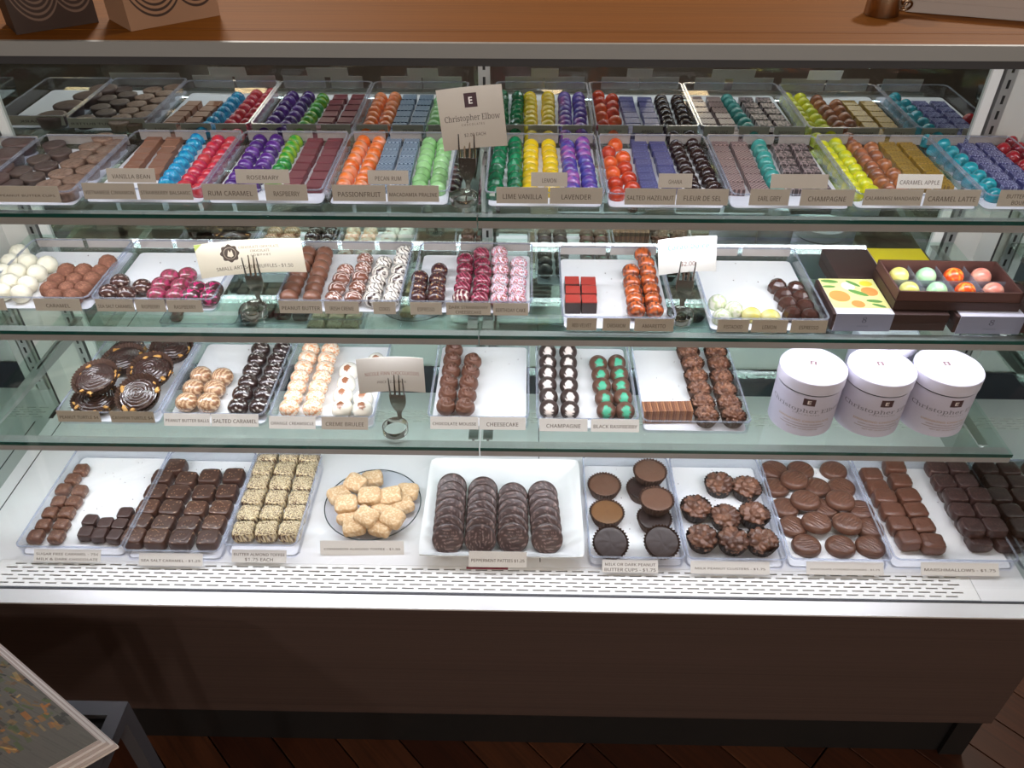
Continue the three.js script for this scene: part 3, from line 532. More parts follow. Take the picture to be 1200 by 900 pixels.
// items on a surface: pixel of the piece's middle -> place on the tray floor
const FLOOR = 0.0022;
const tol = new THREE.Matrix4();
function piece(k, px, py, y, label, group, category, o = {}) {
  const K = KIND[k], p = atY(px, py, y + FLOOR + K.h * 0.45 + (o.up || 0));
  const m = new THREE.Mesh(K.geos[(o.v ?? Math.floor(rnd() * K.geos.length)) % K.geos.length], K.mat);
  m.name = numbered(k); m.castShadow = m.receiveShadow = true;
  m.position.set(p.x, y + FLOOR + (o.up || 0), p.z);
  m.rotation.set(o.tx || 0, (o.turn ?? 0) + (o.jit ?? 0.15) * rr(-1, 1), o.tz || 0);
  const s = (o.s || 1) * rr(0.975, 1.02); m.scale.set(s, s, s);
  scene.add(m); return tag(m, label, category, group);
}
const PITCH = {}; for (const k of Object.keys(KIND)) if (/square$/.test(k) && KIND[k].h === 0.011) PITCH[k] = 0.0282; for (const k of Object.keys(KIND)) if (/dome$/.test(k)) PITCH[k] = 0.0252;
function row(k, a, b, n, y, label, group, category = 'bonbon', o = {}) {
  const K = KIND[k], h = y + FLOOR + K.h * 0.45, A = atY(...a, h), B = atY(...b, h);
  const room = A.distanceTo(B), pitch = o.pitch || PITCH[k] || 0; if (pitch) n = Math.max(2, Math.round(room / pitch) + 1);
  for (let i = 0; i < n; i++) {
    const q = A.clone().lerp(B, n > 1 ? i / (n - 1) : 0), m = piece(k, 600, 450, y, label, group, category, { ...o, v: o.v ?? undefined });
    m.position.set(q.x + rr(-1, 1) * (o.wob ?? 0.0009), y + FLOOR, q.z + rr(-1, 1) * (o.wob ?? 0.0009) * 0.6);
  }
}
const spots = (k, list, y, label, group, category = 'chocolate', o = {}) => list.forEach(([px, py, up, extra]) => piece(k, px, py, y, label, group, category, { ...o, up: up || 0, ...(extra || {}) }));

// ---- top shelf
{
  const y = Y1, sq = { jit: 0.07, wob: 0.0007 };
  spots('big_disc', [[24, 172], [9, 187], [-2, 203], [-8, 216]], y, 'large dark chocolate disc in the tray by the mirrored end', 'large dark discs on the top shelf', 'chocolate');
  spots('flat_disc', [[65, 174], [72, 183], [47, 191], [56, 199], [25, 205], [40, 212], [14, 221]], y, 'flat dark grey brown disc beside the milk discs', 'dark discs in the disc tray', 'chocolate');
  spots('milk_disc', [[122, 165, 0.004], [136, 170], [107, 176], [128, 180], [96, 186], [117, 190], [86, 196], [104, 203], [73, 208], [89, 215], [59, 221], [79, 227]], y, 'flat speckled milk chocolate disc beside the dark discs', 'milk discs in the disc tray', 'chocolate');
  row('brown_square', [182, 165], [152, 204], 6, y, 'thin brown chocolate square in the row next to the tray wall', 'brown squares of the vanilla bean tray next to the tray wall', 'bonbon', sq);
  row('brown_square', [206, 164], [182, 204], 6, y, 'thin brown chocolate square in the row next to the blue domes', 'brown squares of the vanilla bean tray next to the blue domes', 'bonbon', sq);
  row('blue_dome', [231, 162], [196, 214], 8, y, 'bright blue ribbed dome bonbon', 'blue ribbed domes');
  row('red_dome', [255, 165], [216, 219], 8, y, 'glossy red dome bonbon in the row next to the blue domes', 'red domes of the strawberry tray next to the blue domes');
  row('red_dome', [276, 160], [234, 222], 9, y, 'glossy red dome bonbon in the row next to the tray wall', 'red domes of the strawberry tray next to the tray wall');
  row('purple_dome', [304, 164], [272, 217], 8, y, 'dark purple dome bonbon in the row next to the tray wall', 'purple domes of the rum caramel tray next to the tray wall');
  row('purple_dome', [324, 164], [295, 217], 8, y, 'dark purple dome bonbon in the row next to the green domes', 'purple domes of the rum caramel tray next to the green domes');
  row('green_dome', [346, 165], [320, 214], 7, y, 'green and yellow brushed dome bonbon beside the purple rows', 'green brushed domes');
  row('wine_square', [371, 165], [344, 218], 8, y, 'thin wine red chocolate square in the row next to the green domes', 'wine red squares of the raspberry tray next to the green domes', 'bonbon', sq);
  row('wine_square', [394, 165], [370, 219], 8, y, 'thin wine red chocolate square in the row next to the tray wall', 'wine red squares of the raspberry tray next to the tray wall', 'bonbon', sq);
  row('orange_dome', [425, 165], [402, 217], 8, y, 'orange and peach dome bonbon in the row next to the tray wall', 'orange domes of the passionfruit tray next to the tray wall');
  row('orange_dome', [444, 166], [423, 218], 8, y, 'orange and peach dome bonbon in the row next to the zigzag squares', 'orange domes of the passionfruit tray next to the zigzag squares');
  row('blue_zigzag_square', [462, 167], [445, 219], 8, y, 'blue and white zigzag square in the row next to the orange domes', 'blue zigzag squares next to the orange domes', 'bonbon', sq);
  row('blue_zigzag_square', [483, 167], [470, 219], 8, y, 'blue and white zigzag square in the row next to the pale green domes', 'blue zigzag squares next to the pale green domes', 'bonbon', sq);
  row('pale_green_dome', [503, 168], [491, 219], 8, y, 'pale mint green dome in the row next to the zigzag squares', 'pale green domes next to the zigzag squares');
  row('pale_green_dome', [521, 168], [513, 220], 8, y, 'pale mint green dome in the row next to the tray wall', 'pale green domes next to the tray wall');
  row('dark_green_dome', [587, 168], [579, 225], 9, y, 'faceted dark green bonbon in the row next to the tray wall', 'dark green faceted bonbons next to the tray wall');
  row('dark_green_dome', [604, 166], [603, 223], 9, y, 'faceted dark green bonbon in the row next to the yellow domes', 'dark green faceted bonbons next to the yellow domes');
  row('yellow_dome', [623, 163], [621, 222], 9, y, 'bright yellow dome bonbon in the row next to the green bonbons', 'yellow domes of the lime vanilla tray next to the green bonbons');
  row('yellow_dome', [643, 163], [647, 222], 9, y, 'bright yellow dome bonbon in the row next to the violet domes', 'yellow domes of the lime vanilla tray next to the violet domes');
  row('violet_dome', [664, 164], [672, 222], 9, y, 'violet and blue dome bonbon in the row next to the yellow domes', 'violet domes of the lavender tray next to the yellow domes');
  row('violet_dome', [682, 166], [693, 222], 9, y, 'violet and blue dome bonbon in the row next to the tray wall', 'violet domes of the lavender tray next to the tray wall');
  spots('vermilion_dome', [[721, 169], [713, 178], [715, 190], [718, 202], [721, 214], [723, 226], [730, 184], [732, 196], [737, 208], [741, 220]], y, 'glossy vermilion orange dome bonbon beside the navy squares', 'vermilion domes', 'bonbon');
  row('navy_square', [748, 170], [760, 220], 7, y, 'navy blue printed square in the row next to the vermilion domes', 'navy squares next to the vermilion domes', 'bonbon', sq);
  row('navy_square', [770, 170], [787, 220], 7, y, 'navy blue printed square in the row next to the black domes', 'navy squares next to the black domes', 'bonbon', sq);
  row('black_dome', [790, 165], [812, 220], 8, y, 'glossy black knobbed dome in the row next to the navy squares', 'black knobbed domes next to the navy squares');
  row('black_dome', [811, 166], [836, 220], 8, y, 'glossy black knobbed dome in the row next to the tray wall', 'black knobbed domes next to the tray wall');
  row('rose_lattice_square', [842, 170], [862, 222], 7, y, 'rose pink lattice square in the row next to the tray wall', 'rose lattice squares next to the tray wall', 'bonbon', sq);
  row('rose_lattice_square', [864, 170], [888, 222], 7, y, 'rose pink lattice square in the row next to the teal domes', 'rose lattice squares next to the teal domes', 'bonbon', sq);
  row('teal_dome', [889, 170], [911, 222], 7, y, 'teal dome bonbon between two kinds of printed squares', 'teal domes of the earl grey tray');
  row('ring_print_square', [914, 176], [935, 222], 6, y, 'dark pink ringed square in the row next to the teal domes', 'ring printed squares next to the teal domes', 'bonbon', sq);
  row('ring_print_square', [936, 176], [961, 222], 6, y, 'dark pink ringed square in the row next to the tray wall', 'ring printed squares next to the tray wall', 'bonbon', sq);
  row('lemon_dome', [959, 165], [1003, 226], 9, y, 'greenish yellow ribbed dome in the row next to the tray wall', 'greenish yellow domes next to the tray wall');
  row('lemon_dome', [978, 168], [1021, 225], 8, y, 'greenish yellow ribbed dome in the row next to the copper domes', 'greenish yellow domes next to the copper domes');
  row('copper_dome', [997, 166], [1041, 222], 8, y, 'copper brown dome bonbon beside the gold squares', 'copper domes of the mandarin tray');
  spots('copper_dome', [[1021, 173], [1026, 183], [1036, 193], [1047, 204], [1057, 214]], y, 'copper brown dome bonbon beside the gold squares', 'copper domes of the mandarin tray', 'bonbon');
  row('gold_square', [1036, 169], [1078, 218], 7, y, 'gold speckled square in the row next to the copper domes', 'gold squares of the latte tray next to the copper domes', 'bonbon', sq);
  row('gold_square', [1057, 168], [1104, 218], 7, y, 'gold speckled square in the row next to the tray wall', 'gold squares of the latte tray next to the tray wall', 'bonbon', sq);
  spots('turquoise_dome', [[1087, 165], [1096, 175], [1107, 185], [1117, 193], [1128, 203], [1138, 212], [1149, 222]], y, 'turquoise dome bonbon in the row next to the tray wall', 'turquoise domes next to the tray wall', 'bonbon');
  spots('turquoise_dome', [[1105, 168], [1115, 178], [1126, 187], [1137, 197], [1147, 206], [1158, 216], [1165, 228]], y, 'turquoise dome bonbon in the row next to the speckled squares', 'turquoise domes next to the speckled squares', 'bonbon');
  row('blue_speckle_square', [1125, 167], [1180, 219], 7, y, 'blue speckled square in the row next to the turquoise domes', 'blue speckled squares next to the turquoise domes', 'bonbon', sq);
  row('blue_speckle_square', [1146, 167], [1206, 219], 7, y, 'blue speckled square in the row next to the crimson domes', 'blue speckled squares next to the crimson domes', 'bonbon', sq);
  spots('crimson_dome', [[1167, 165], [1184, 165], [1176, 174], [1194, 174], [1187, 184], [1205, 184], [1200, 194]], y, 'crimson faceted dome bonbon against the mirrored end', 'crimson domes', 'bonbon');
}
// ---- middle shelf
{
  const y = Y2;
  spots('white_truffle', [[23, 297], [13, 308], [33, 308], [56, 311], [3, 320], [21, 320], [44, 321], [12, 332], [33, 334], [3, 343], [25, 345]], y, 'rough white snowball truffle', 'white truffles', 'truffle');
  spots('milk_truffle', [[127, 309, 0.006], [118, 320], [79, 319, 0.004], [99, 319, 0.004], [67, 331], [89, 330], [109, 329], [59, 340], [80, 340], [99, 340], [64, 349], [86, 349]], y, 'rough milk chocolate truffle beside the white snowballs', 'rough milk truffles', 'truffle');
  spots('dark_flake_truffle', [[141, 331], [128, 343], [149, 345], [167, 337]], y, 'dark truffle with pale flakes beside the magenta truffles', 'dark flaked truffles', 'truffle');
  spots('magenta_truffle', [[199, 325, 0.003], [220, 323], [189, 335], [212, 336], [184, 346], [206, 347]], y, 'magenta striped truffle beside the dark flaked ones', 'magenta striped truffles', 'truffle');
  spots('loop_magenta_truffle', [[231, 339], [250, 340], [224, 348], [246, 349]], y, 'dark truffle looped with bright pink under the bent card', 'pink looped truffles', 'truffle');
  row('milk_mound', [361, 298], [339, 350], 7, y, 'plain milk chocolate ball in the row next to the tray wall', 'plain milk balls next to the tray wall', 'truffle');
  row('milk_mound', [381, 298], [365, 350], 7, y, 'plain milk chocolate ball in the row next to the drizzled truffles', 'plain milk balls next to the drizzled truffles', 'truffle');
  spots('drizzled_truffle', [[405, 318], [400, 328], [395, 339], [391, 350], [428, 305], [426, 315], [422, 326], [419, 338], [414, 350]], y, 'milk truffle drizzled with white lines', 'white drizzled truffles', 'truffle');
  spots('striped_white_truffle', [[450, 309], [446, 320], [442, 331], [439, 341], [436, 351], [474, 297], [471, 307], [468, 318], [465, 330], [462, 341], [459, 351]], y, 'white truffle with dark stripes', 'dark striped white truffles', 'truffle');
  spots('nut_truffle', [[492, 327], [491, 338], [490, 350], [515, 318], [513, 329], [512, 340], [511, 350]], y, 'dark truffle topped with nut crumbs', 'nut topped truffles', 'truffle');
  spots('maroon_truffle', [[545, 306], [545, 317], [544, 328], [542, 339], [564, 299], [565, 310], [566, 320], [565, 331], [564, 342], [562, 352]], y, 'maroon drizzled truffle in the strawberry cheesecake row', 'maroon truffles', 'truffle');
  spots('cream_stripe_truffle', [[541, 350]], y, 'maroon truffle with upright cream stripes', undefined, 'truffle');
  spots('sprinkle_truffle', [[585, 297], [586, 307], [587, 318], [586, 330], [585, 341], [585, 352], [608, 310], [608, 321], [607, 332], [606, 343], [606, 353]], y, 'truffle coated in pink and white sprinkles', 'sprinkled truffles', 'truffle');
  const red = lin('#a8362c'), dk = lin('#40302e');
  kind('red_cube', 0.021, [mergeGeometries([slabGeo(0.0238, 0.0196, 0.0238, () => dk, 0.0006), slabGeo(0.0236, 0.0016, 0.0236, () => red, 0.0004).translate(0, 0.0195, 0)])], M.choco);
  spots('red_cube', [[670, 335], [689, 336], [671, 346], [690, 346], [671, 357], [690, 357]], y, 'dark chocolate cube with a red top', 'red topped cubes', 'bonbon', { jit: 0.02 });
  spots('copper_truffle', [[739, 319], [740, 332], [742, 343], [744, 353], [745, 364]], y, 'dark copper brushed truffle in the row next to the empty tray middle', 'copper brushed truffles next to the empty tray middle', 'truffle');
  spots('copper_truffle', [[753, 299], [757, 309], [759, 319], [761, 330], [763, 341], [765, 352], [767, 364]], y, 'dark copper brushed truffle in the row next to the tray wall', 'copper brushed truffles next to the tray wall', 'truffle');
  spots('pale_green_bonbon', [[841, 354], [860, 362], [846, 371]], y, 'pale green bonbon with white drizzle', 'pale green drizzled bonbons', 'bonbon');
  spots('yellow_bonbon', [[881, 368], [903, 371]], y, 'pale yellow dome bonbon beside the faceted brown ones', 'pale yellow bonbons', 'bonbon');
  spots('faceted_bonbon', [[911, 335], [932, 338], [918, 345], [937, 348], [923, 356], [943, 359], [928, 367], [949, 370]], y, 'faceted dark brown bonbon beside the pale yellow ones', 'faceted brown bonbons', 'bonbon');
}
// ---- lowest shelf
{
  const y = Y3;
  spots('peanut_ball', [[236, 441], [261, 443], [227, 456], [252, 457], [219, 472], [245, 473]], y, 'light brown ball with tan stripes', 'striped peanut balls', 'truffle');
  row('salted_ball', [306, 411], [280, 478], 6, y, 'dark salt flaked ball in the row next to the striped balls', 'salted dark balls next to the striped balls', 'truffle');
  row('salted_ball', [331, 411], [304, 478], 6, y, 'dark salt flaked ball in the row next to the tray wall', 'salted dark balls next to the tray wall', 'truffle');
  row('orange_drizzle_ball', [364, 410], [339, 479], 7, y, 'orange drizzled white ball in the row next to the tray wall', 'orange drizzled balls next to the tray wall', 'truffle');
  row('orange_drizzle_ball', [387, 411], [366, 479], 7, y, 'orange drizzled white ball in the row next to the white mounds', 'orange drizzled balls next to the white mounds', 'truffle');
  spots('tipped_mound', [[409, 437], [406, 451], [402, 465], [401, 480], [426, 469], [425, 481], [441, 425]], y, 'white mound with a brown tip', 'brown tipped white mounds', 'truffle');
  row('mousse_mound', [532, 411], [522, 477], 6, y, 'milk chocolate swirled mound in the row next to the tray wall', 'milk swirled mounds next to the tray wall', 'truffle');
  row('mousse_mound', [554, 424], [545, 478], 5, y, 'milk chocolate swirled mound in the row next to the empty half', 'milk swirled mounds next to the empty half', 'truffle');
  row('white_dab_egg', [641, 413], [643, 480], 6, y, 'dark white dabbed egg in the row next to the tray wall', 'white dabbed eggs next to the tray wall', 'truffle');
  row('white_dab_egg', [665, 413], [668, 481], 6, y, 'dark white dabbed egg in the row next to the green dabbed eggs', 'white dabbed eggs next to the green dabbed eggs', 'truffle');
  row('green_dab_egg', [701, 427], [710, 482], 5, y, 'milk green dabbed egg in the row next to the white dabbed eggs', 'green dabbed eggs next to the white dabbed eggs', 'truffle');
  row('green_dab_egg', [723, 426], [733, 482], 5, y, 'milk green dabbed egg in the row next to the tray wall', 'green dabbed eggs next to the tray wall', 'truffle');
}
// ---- deck
{
  const y = YD;
  spots('round_caramel', [[96, 552], [86, 563], [75, 575], [94, 577], [70, 590], [87, 590], [60, 603], [79, 603], [52, 617], [73, 617], [43, 630], [67, 630]], y, 'small round milk caramel with crystals in the nearly empty tray', 'round milk caramels');
  spots('small_dark_square', [[107, 612], [125, 616], [148, 604], [102, 626], [118, 628], [142, 617], [136, 630]], y, 'small dark square beside the round caramels', 'small dark squares');
  spots('salted_square', [[158, 632], [166, 615], [175, 598], [184, 580], [192, 562]], y, 'brown salted chocolate square in the row next to the small dark squares', 'salted squares next to the small dark squares', 'chocolate', { jit: 0.08 });
  spots('salted_square', [[185, 633], [193, 617], [202, 599], [210, 581], [220, 565], [207, 550]], y, 'brown salted chocolate square in the row second from the small dark squares', 'salted squares second from the small dark squares', 'chocolate', { jit: 0.08 });
  spots('salted_square', [[214, 634], [222, 618], [231, 600], [240, 581], [247, 562]], y, 'brown salted chocolate square in the row second from the nut toffee', 'salted squares second from the nut toffee', 'chocolate', { jit: 0.08 });
  spots('salted_square', [[245, 634], [252, 617], [260, 599], [267, 580], [275, 561]], y, 'brown salted chocolate square in the row next to the nut toffee', 'salted squares next to the nut toffee', 'chocolate', { jit: 0.08 });
  for (const [a, b, w] of [[[314, 537], [286, 624], 'next to the salted squares'], [[340, 537], [313, 624], 'between the other two rows'], [[364, 538], [341, 624], 'next to the tan pillows']]) row('nut_toffee', a, b, 6, y, `toffee square covered in chopped nuts in the row ${w}`, `nut crumbed toffee ${w}`, 'toffee', { jit: 0.1 });
  spots('milk_square', [[1020, 560], [1027, 574], [1035, 586], [1044, 602], [1053, 618], [1064, 635]], y, 'milk chocolate marshmallow square in the row next to the milk ovals', 'milk marshmallow squares next to the milk ovals', 'chocolate', { jit: 0.1 });
  spots('milk_square', [[1047, 550], [1054, 567], [1063, 585], [1071, 602], [1080, 620], [1091, 639]], y, 'milk chocolate marshmallow square in the row facing the dark squares', 'milk marshmallow squares facing the dark squares', 'chocolate', { jit: 0.1 });
  spots('dark_square', [[1104, 563], [1113, 580], [1122, 597], [1134, 616], [1146, 636], [1131, 562], [1141, 579], [1152, 597], [1164, 616], [1177, 637]], y, 'dark chocolate marshmallow square against the mirrored end', 'dark marshmallow squares', 'chocolate', { jit: 0.06 });
  spots('dark_square', [[1097, 551, 0.019], [1121, 550, 0.019], [1105, 567, 0.019], [1131, 567, 0.019], [1119, 583, 0.019], [1146, 583, 0.019], [1126, 601, 0.019], [1155, 602, 0.019], [1138, 619, 0.019], [1164, 619, 0.019]], y, 'dark chocolate marshmallow square in the upper layer against the mirrored end', 'upper dark marshmallow squares', 'chocolate', { jit: 0.06 });
  spots('milk_oval', [[907, 551], [938, 551], [977, 551], [909, 571], [956, 571], [986, 571], [920, 595], [966, 596], [1008, 598], [929, 617], [1019, 619], [945, 639], [985, 640], [1020, 640]], y, 'milk chocolate covered oval with ripples', 'milk ovals, lower layer', 'chocolate');
  spots('milk_oval', [[931, 562, 0.0135], [944, 586, 0.0135], [985, 586, 0.0135], [957, 612, 0.0135], [993, 613, 0.0135]], y, 'rippled milk chocolate oval lying on top of the others', 'milk ovals, upper layer', 'chocolate');
}

// ------------------------------------------------------------------ nut clusters, cups, turtles
const paperCup = (c) => std({ color: c, roughness: 0.7, side: THREE.DoubleSide });
const cupDark = paperCup(0x241b1a), cupBrown = paperCup(0x4c352a);
function flutedGeo(r0, r1, h, n, depth, y0 = 0) {
  const N = n * 4, P = [], I = [];
  for (const [r, y, d] of [[r0, y0, depth * 0.3], [(r0 + r1) / 2, y0 + h / 2, depth * 0.8], [r1, y0 + h, depth]]) for (let i = 0; i < N; i++) { const a = i / N * Math.PI * 2, k = r + d * Math.cos(a * n); P.push(k * Math.cos(a), y, k * Math.sin(a)); }
  for (let j = 0; j < 2; j++) for (let i = 0; i < N; i++) { const a = j * N + i, b = j * N + (i + 1) % N; I.push(a, a + N, b, b, a + N, b + N); }
  P.push(0, y0, 0); for (let i = 0; i < N; i++) I.push(3 * N, i, (i + 1) % N);
  const g = new THREE.BufferGeometry(); g.setAttribute('position', new THREE.Float32BufferAttribute(P, 3)); g.setIndex(I); g.computeVertexNormals(); return g;
}
function clusterGeo(R, H, base, light, i, big) {
  const b = lin(base), l = lin(light), pts = many(big ? 44 : 80, () => { const u = rr(0.0, 1), a = rr(0, 6.283), q = Math.acos(1 - u * 1.05); return V(Math.sin(q) * Math.cos(a), Math.cos(q), Math.sin(q) * Math.sin(a)); });
  const tones = pts.map(() => rnd()), near = (d) => { let m = 9; pts.forEach((p, j) => { const q = p.distanceTo(d); if (q < m) { m = q; near.j = j; } }); return m; };
  return revolve({ nu: 64, nv: 36, at: (a, t) => { const p = t * Math.PI * 0.72, d = V(Math.sin(p) * Math.cos(a), Math.cos(p), Math.sin(p) * Math.sin(a)), k = 1.1 - (big ? 0.95 : 1.1) * Math.min(0.4, near(d)); return [R * d.x * k, H * (d.y * k + 0.62) / 1.65, R * d.z * k]; }, color: () => mixc(b, l, tones[near.j ?? 0]) });
}
function copyThing(proto, pos, turn, label, group) { const r = proto.clone(); r.name = numbered(proto.name.replace(/_\d+$/, '')); r.userData = { ...proto.userData }; scene.add(r); r.position.set(...pos); r.rotation.y = turn; if (label) r.userData.label = label; if (group) r.userData.group = group; return r; }
const nutProtos = many(3, (i) => ({ top: clusterGeo(0.0268, 0.034, '#4e3024', '#7e5641', i, true) })), nutCup = flutedGeo(0.0205, 0.0276, 0.022, 26, 0.0014);
[[843, 568], [881, 573], [813, 596], [850, 607], [889, 604], [819, 631], [859, 634], [899, 635]].forEach(([px, py], i) => {
  const p = atY(px, py, YD + 0.018); p.x = Math.min(0.478, Math.max(0.378, p.x)); p.z = Math.min(-0.122, p.z); const t = thing('nut_cluster', 'milk chocolate peanut cluster in a dark fluted paper cup', 'chocolate', [p.x, YD + FLOOR, p.z], rr(0, 6), 'peanut clusters in paper cups');
  mesh('paper_cup', nutCup, cupDark, t); mesh('cluster', nutProtos[i % 3].top, M.satin, t, [0, 0.003, 0]);
});
const crisp = many(3, (i) => clusterGeo(0.0190, 0.028, '#573426', '#8a5e45', i + 5, false)), crispCup = flutedGeo(0.0145, 0.0212, 0.018, 22, 0.0011);
[[806, 414], [838, 414], [811, 427], [842, 428], [815, 443], [845, 444], [819, 458], [849, 459], [823, 474], [854, 475], [828, 491], [860, 492]].forEach(([px, py], i) => {
  const p = atY(px, py, Y3 + 0.014); p.z = Math.min(-0.23, p.z); const w = i % 2 ? 'next to the tray wall' : 'next to the striped loaf', t = thing('crisp_cluster', `shaggy chocolate crisp cluster in a paper cup in the row ${w}`, 'chocolate', [p.x, Y3 + FLOOR, p.z], rr(0, 6), `crisp clusters ${w}`);
  mesh('paper_cup', crispCup, cupBrown, t); mesh('cluster', crisp[i % 3], M.choco, t, [0, 0.003, 0]);
});
{ // striped loaf: thin chocolates packed upright into one block
  const gs = [], n = 22, w = 0.082;
  for (let i = 0; i < n; i++) { const g = rbox(w / n - 0.0004, 0.026, 0.027, 0.0009, 1); g.translate(-w / 2 + (i + 0.5) * w / n, 0.013, 0); const b = lin(i % 3 === 0 ? '#a87452' : i % 3 === 1 ? '#7c4e38' : '#8e5e44'), C = []; for (let k = 0; k < g.attributes.position.count; k++) C.push(...b); g.setAttribute('color', new THREE.Float32BufferAttribute(C, 3)); gs.push(g); }
  const p = atY(781, 484, Y3 + 0.013), m = mesh('striped_loaf', mergeGeometries(gs), M.choco, scene, [p.x, Y3 + FLOOR, p.z], [0, 0.04, 0]);
  tag(m, 'row of thin brown chocolates packed into a ridged loaf beside the crisp clusters', 'chocolate');
}
const cupTop = { milk: revolve({ nu: 40, nv: 8, at: discAt(0.0285, 0.006), color: plain('#644636', 0.05) }), tan: revolve({ nu: 40, nv: 8, at: discAt(0.0285, 0.006), color: plain('#74502f', 0.05) }), dark: revolve({ nu: 40, nv: 8, at: discAt(0.0285, 0.006), color: plain('#2f211e', 0.06) }) };
const pbCup = flutedGeo(0.023, 0.0302, 0.0222, 34, 0.0017);
function peanutCup(px, py, up, tone, label, tilt = 0, group) {
  const p = atY(px, py, YD + FLOOR + 0.022 + up); p.x = Math.min(0.305, Math.max(0.219, p.x)); p.z = Math.min(-0.1235, p.z); const t = thing('peanut_butter_cup', label, 'chocolate', [p.x, YD + FLOOR + up, p.z], rr(0, 6), group);
  mesh('paper_cup', pbCup, cupBrown, t); mesh('filling', cupTop[tone], M.choco, t, [0, 0.0152, 0]);
  if (tilt) { t.rotation.set(tilt, 0, 0); t.position.y += 0.0305 * Math.sin(tilt) * 0.8; }
}
peanutCup(700, 567, 0, 'milk', 'milk chocolate cup with a cut edge furthest from the name card');
peanutCup(704, 599, 0.0, 'tan', 'tan milk chocolate cup between a milk cup and a dark cup');
peanutCup(704, 636, 0, 'dark', 'dark chocolate fluted cup against the white plate, tipped at the tray front', 0.35);
peanutCup(754, 571, 0, 'dark', 'dark chocolate cup under the brown ones at the tray back', 0, undefined);
peanutCup(762, 551, 0.0235, 'milk', 'milk chocolate cup on top of the pair at the tray back');
peanutCup(767, 606, 0, 'dark', 'dark chocolate cup half hidden under a milk cup');
peanutCup(773, 584, 0.0235, 'milk', 'milk chocolate cup resting on top of two dark cups');
peanutCup(776, 634, 0.002, 'dark', 'dark chocolate fluted cup beside the nut clusters, tipped at the tray front', 0.35);

// turtles: pecans under a spiral of dark chocolate in a wide fluted cup
const nutMat = std({ color: 0xc4924c, roughness: 0.6 });
function turtleTop(i) {
  return revolve({ nu: 60, nv: 34, at: (a, t) => { const R = 0.0335, s = Math.min(1, t / 0.8), x = R * s; if (t < 0.8) return [x * Math.cos(a), 0.016 - 0.008 * Math.pow(s, 3) + 0.0009 * Math.sin(s * 36 + a + i + 1.5 * noise3(s * 2 * Math.cos(a), s * 2 * Math.sin(a), i)), x * Math.sin(a) * 0.94]; const k = (t - 0.8) / 0.2; return [R * (1 - 0.1 * k) * Math.cos(a), 0.008 * (1 - k), R * (1 - 0.1 * k) * Math.sin(a) * 0.94]; }, color: plain('#3c2925', 0.1, i) });
}
const nutBits = (n, sd) => { const gs = []; for (let i = 0; i < n; i++) { const a = Math.floor(i / 2.4) * 1.9 + sd + rr(-0.3, 0.3), r = rr(0.0285, 0.0345); const g = new THREE.SphereGeometry(rr(0.0036, 0.0062), 6, 4); g.scale(rr(1.1, 1.7), 0.7, rr(0.6, 0.9)); g.rotateY(rr(0, 3)); g.translate(r * Math.cos(a), rr(0.0045, 0.0095), r * Math.sin(a) * 0.94); gs.push(g); } return mergeGeometries(gs); };
const wideCup = flutedGeo(0.032, 0.0395, 0.016, 40, 0.0016);
[[116, 449, 0.024, 0.25, 'dark spiral turtle patty in a fluted cup leaning on another patty'], [108, 478, 0, 0.05, 'dark turtle patty beneath the leaning fluted one'], [165, 476, 0.001, 0.42, 'dark turtle patty with a full spiral facing the name card'], [188, 441, 0.012, 0.3, 'dark spiral turtle patty with golden nuts beside the tray wall'], [146, 424, 0.006, 0.1, 'dark turtle patty with tan nuts in the middle of its tray'], [204, 411, 0.002, 0.12, 'dark turtle patty in a fluted cup at the tray back corner'], [152, 407, 0.0, 0.05, 'dark turtle patty mostly hidden at the tray back']].forEach(([px, py, upp, tilt, label], i) => {
  const p = atY(px, py, Y3 + 0.012 + upp); p.x = Math.min(-0.574, Math.max(-0.657, p.x)); p.z = Math.min(-0.254, Math.max(-0.398, p.z)); const t = thing('turtle_patty', label, 'chocolate', [p.x, Y3 + FLOOR + upp, p.z]);
  t.rotation.set(tilt, 0, i % 2 ? -0.06 : 0.06); t.position.y += 0.0415 * Math.sin(tilt) + 0.0025; t.scale.setScalar(0.97);
  if (i !== 6) mesh('paper_cup', wideCup, cupBrown, t, [0, -0.0005, 0]);
  const top = mesh('spiral_top', turtleTop(i), M.gloss, t, [0, 0.003, 0]); void top;
  mesh('nut_pieces', nutBits(11 + i % 4, i), nutMat, t, [0, 0.002, 0]).userData.kind = 'stuff';
});

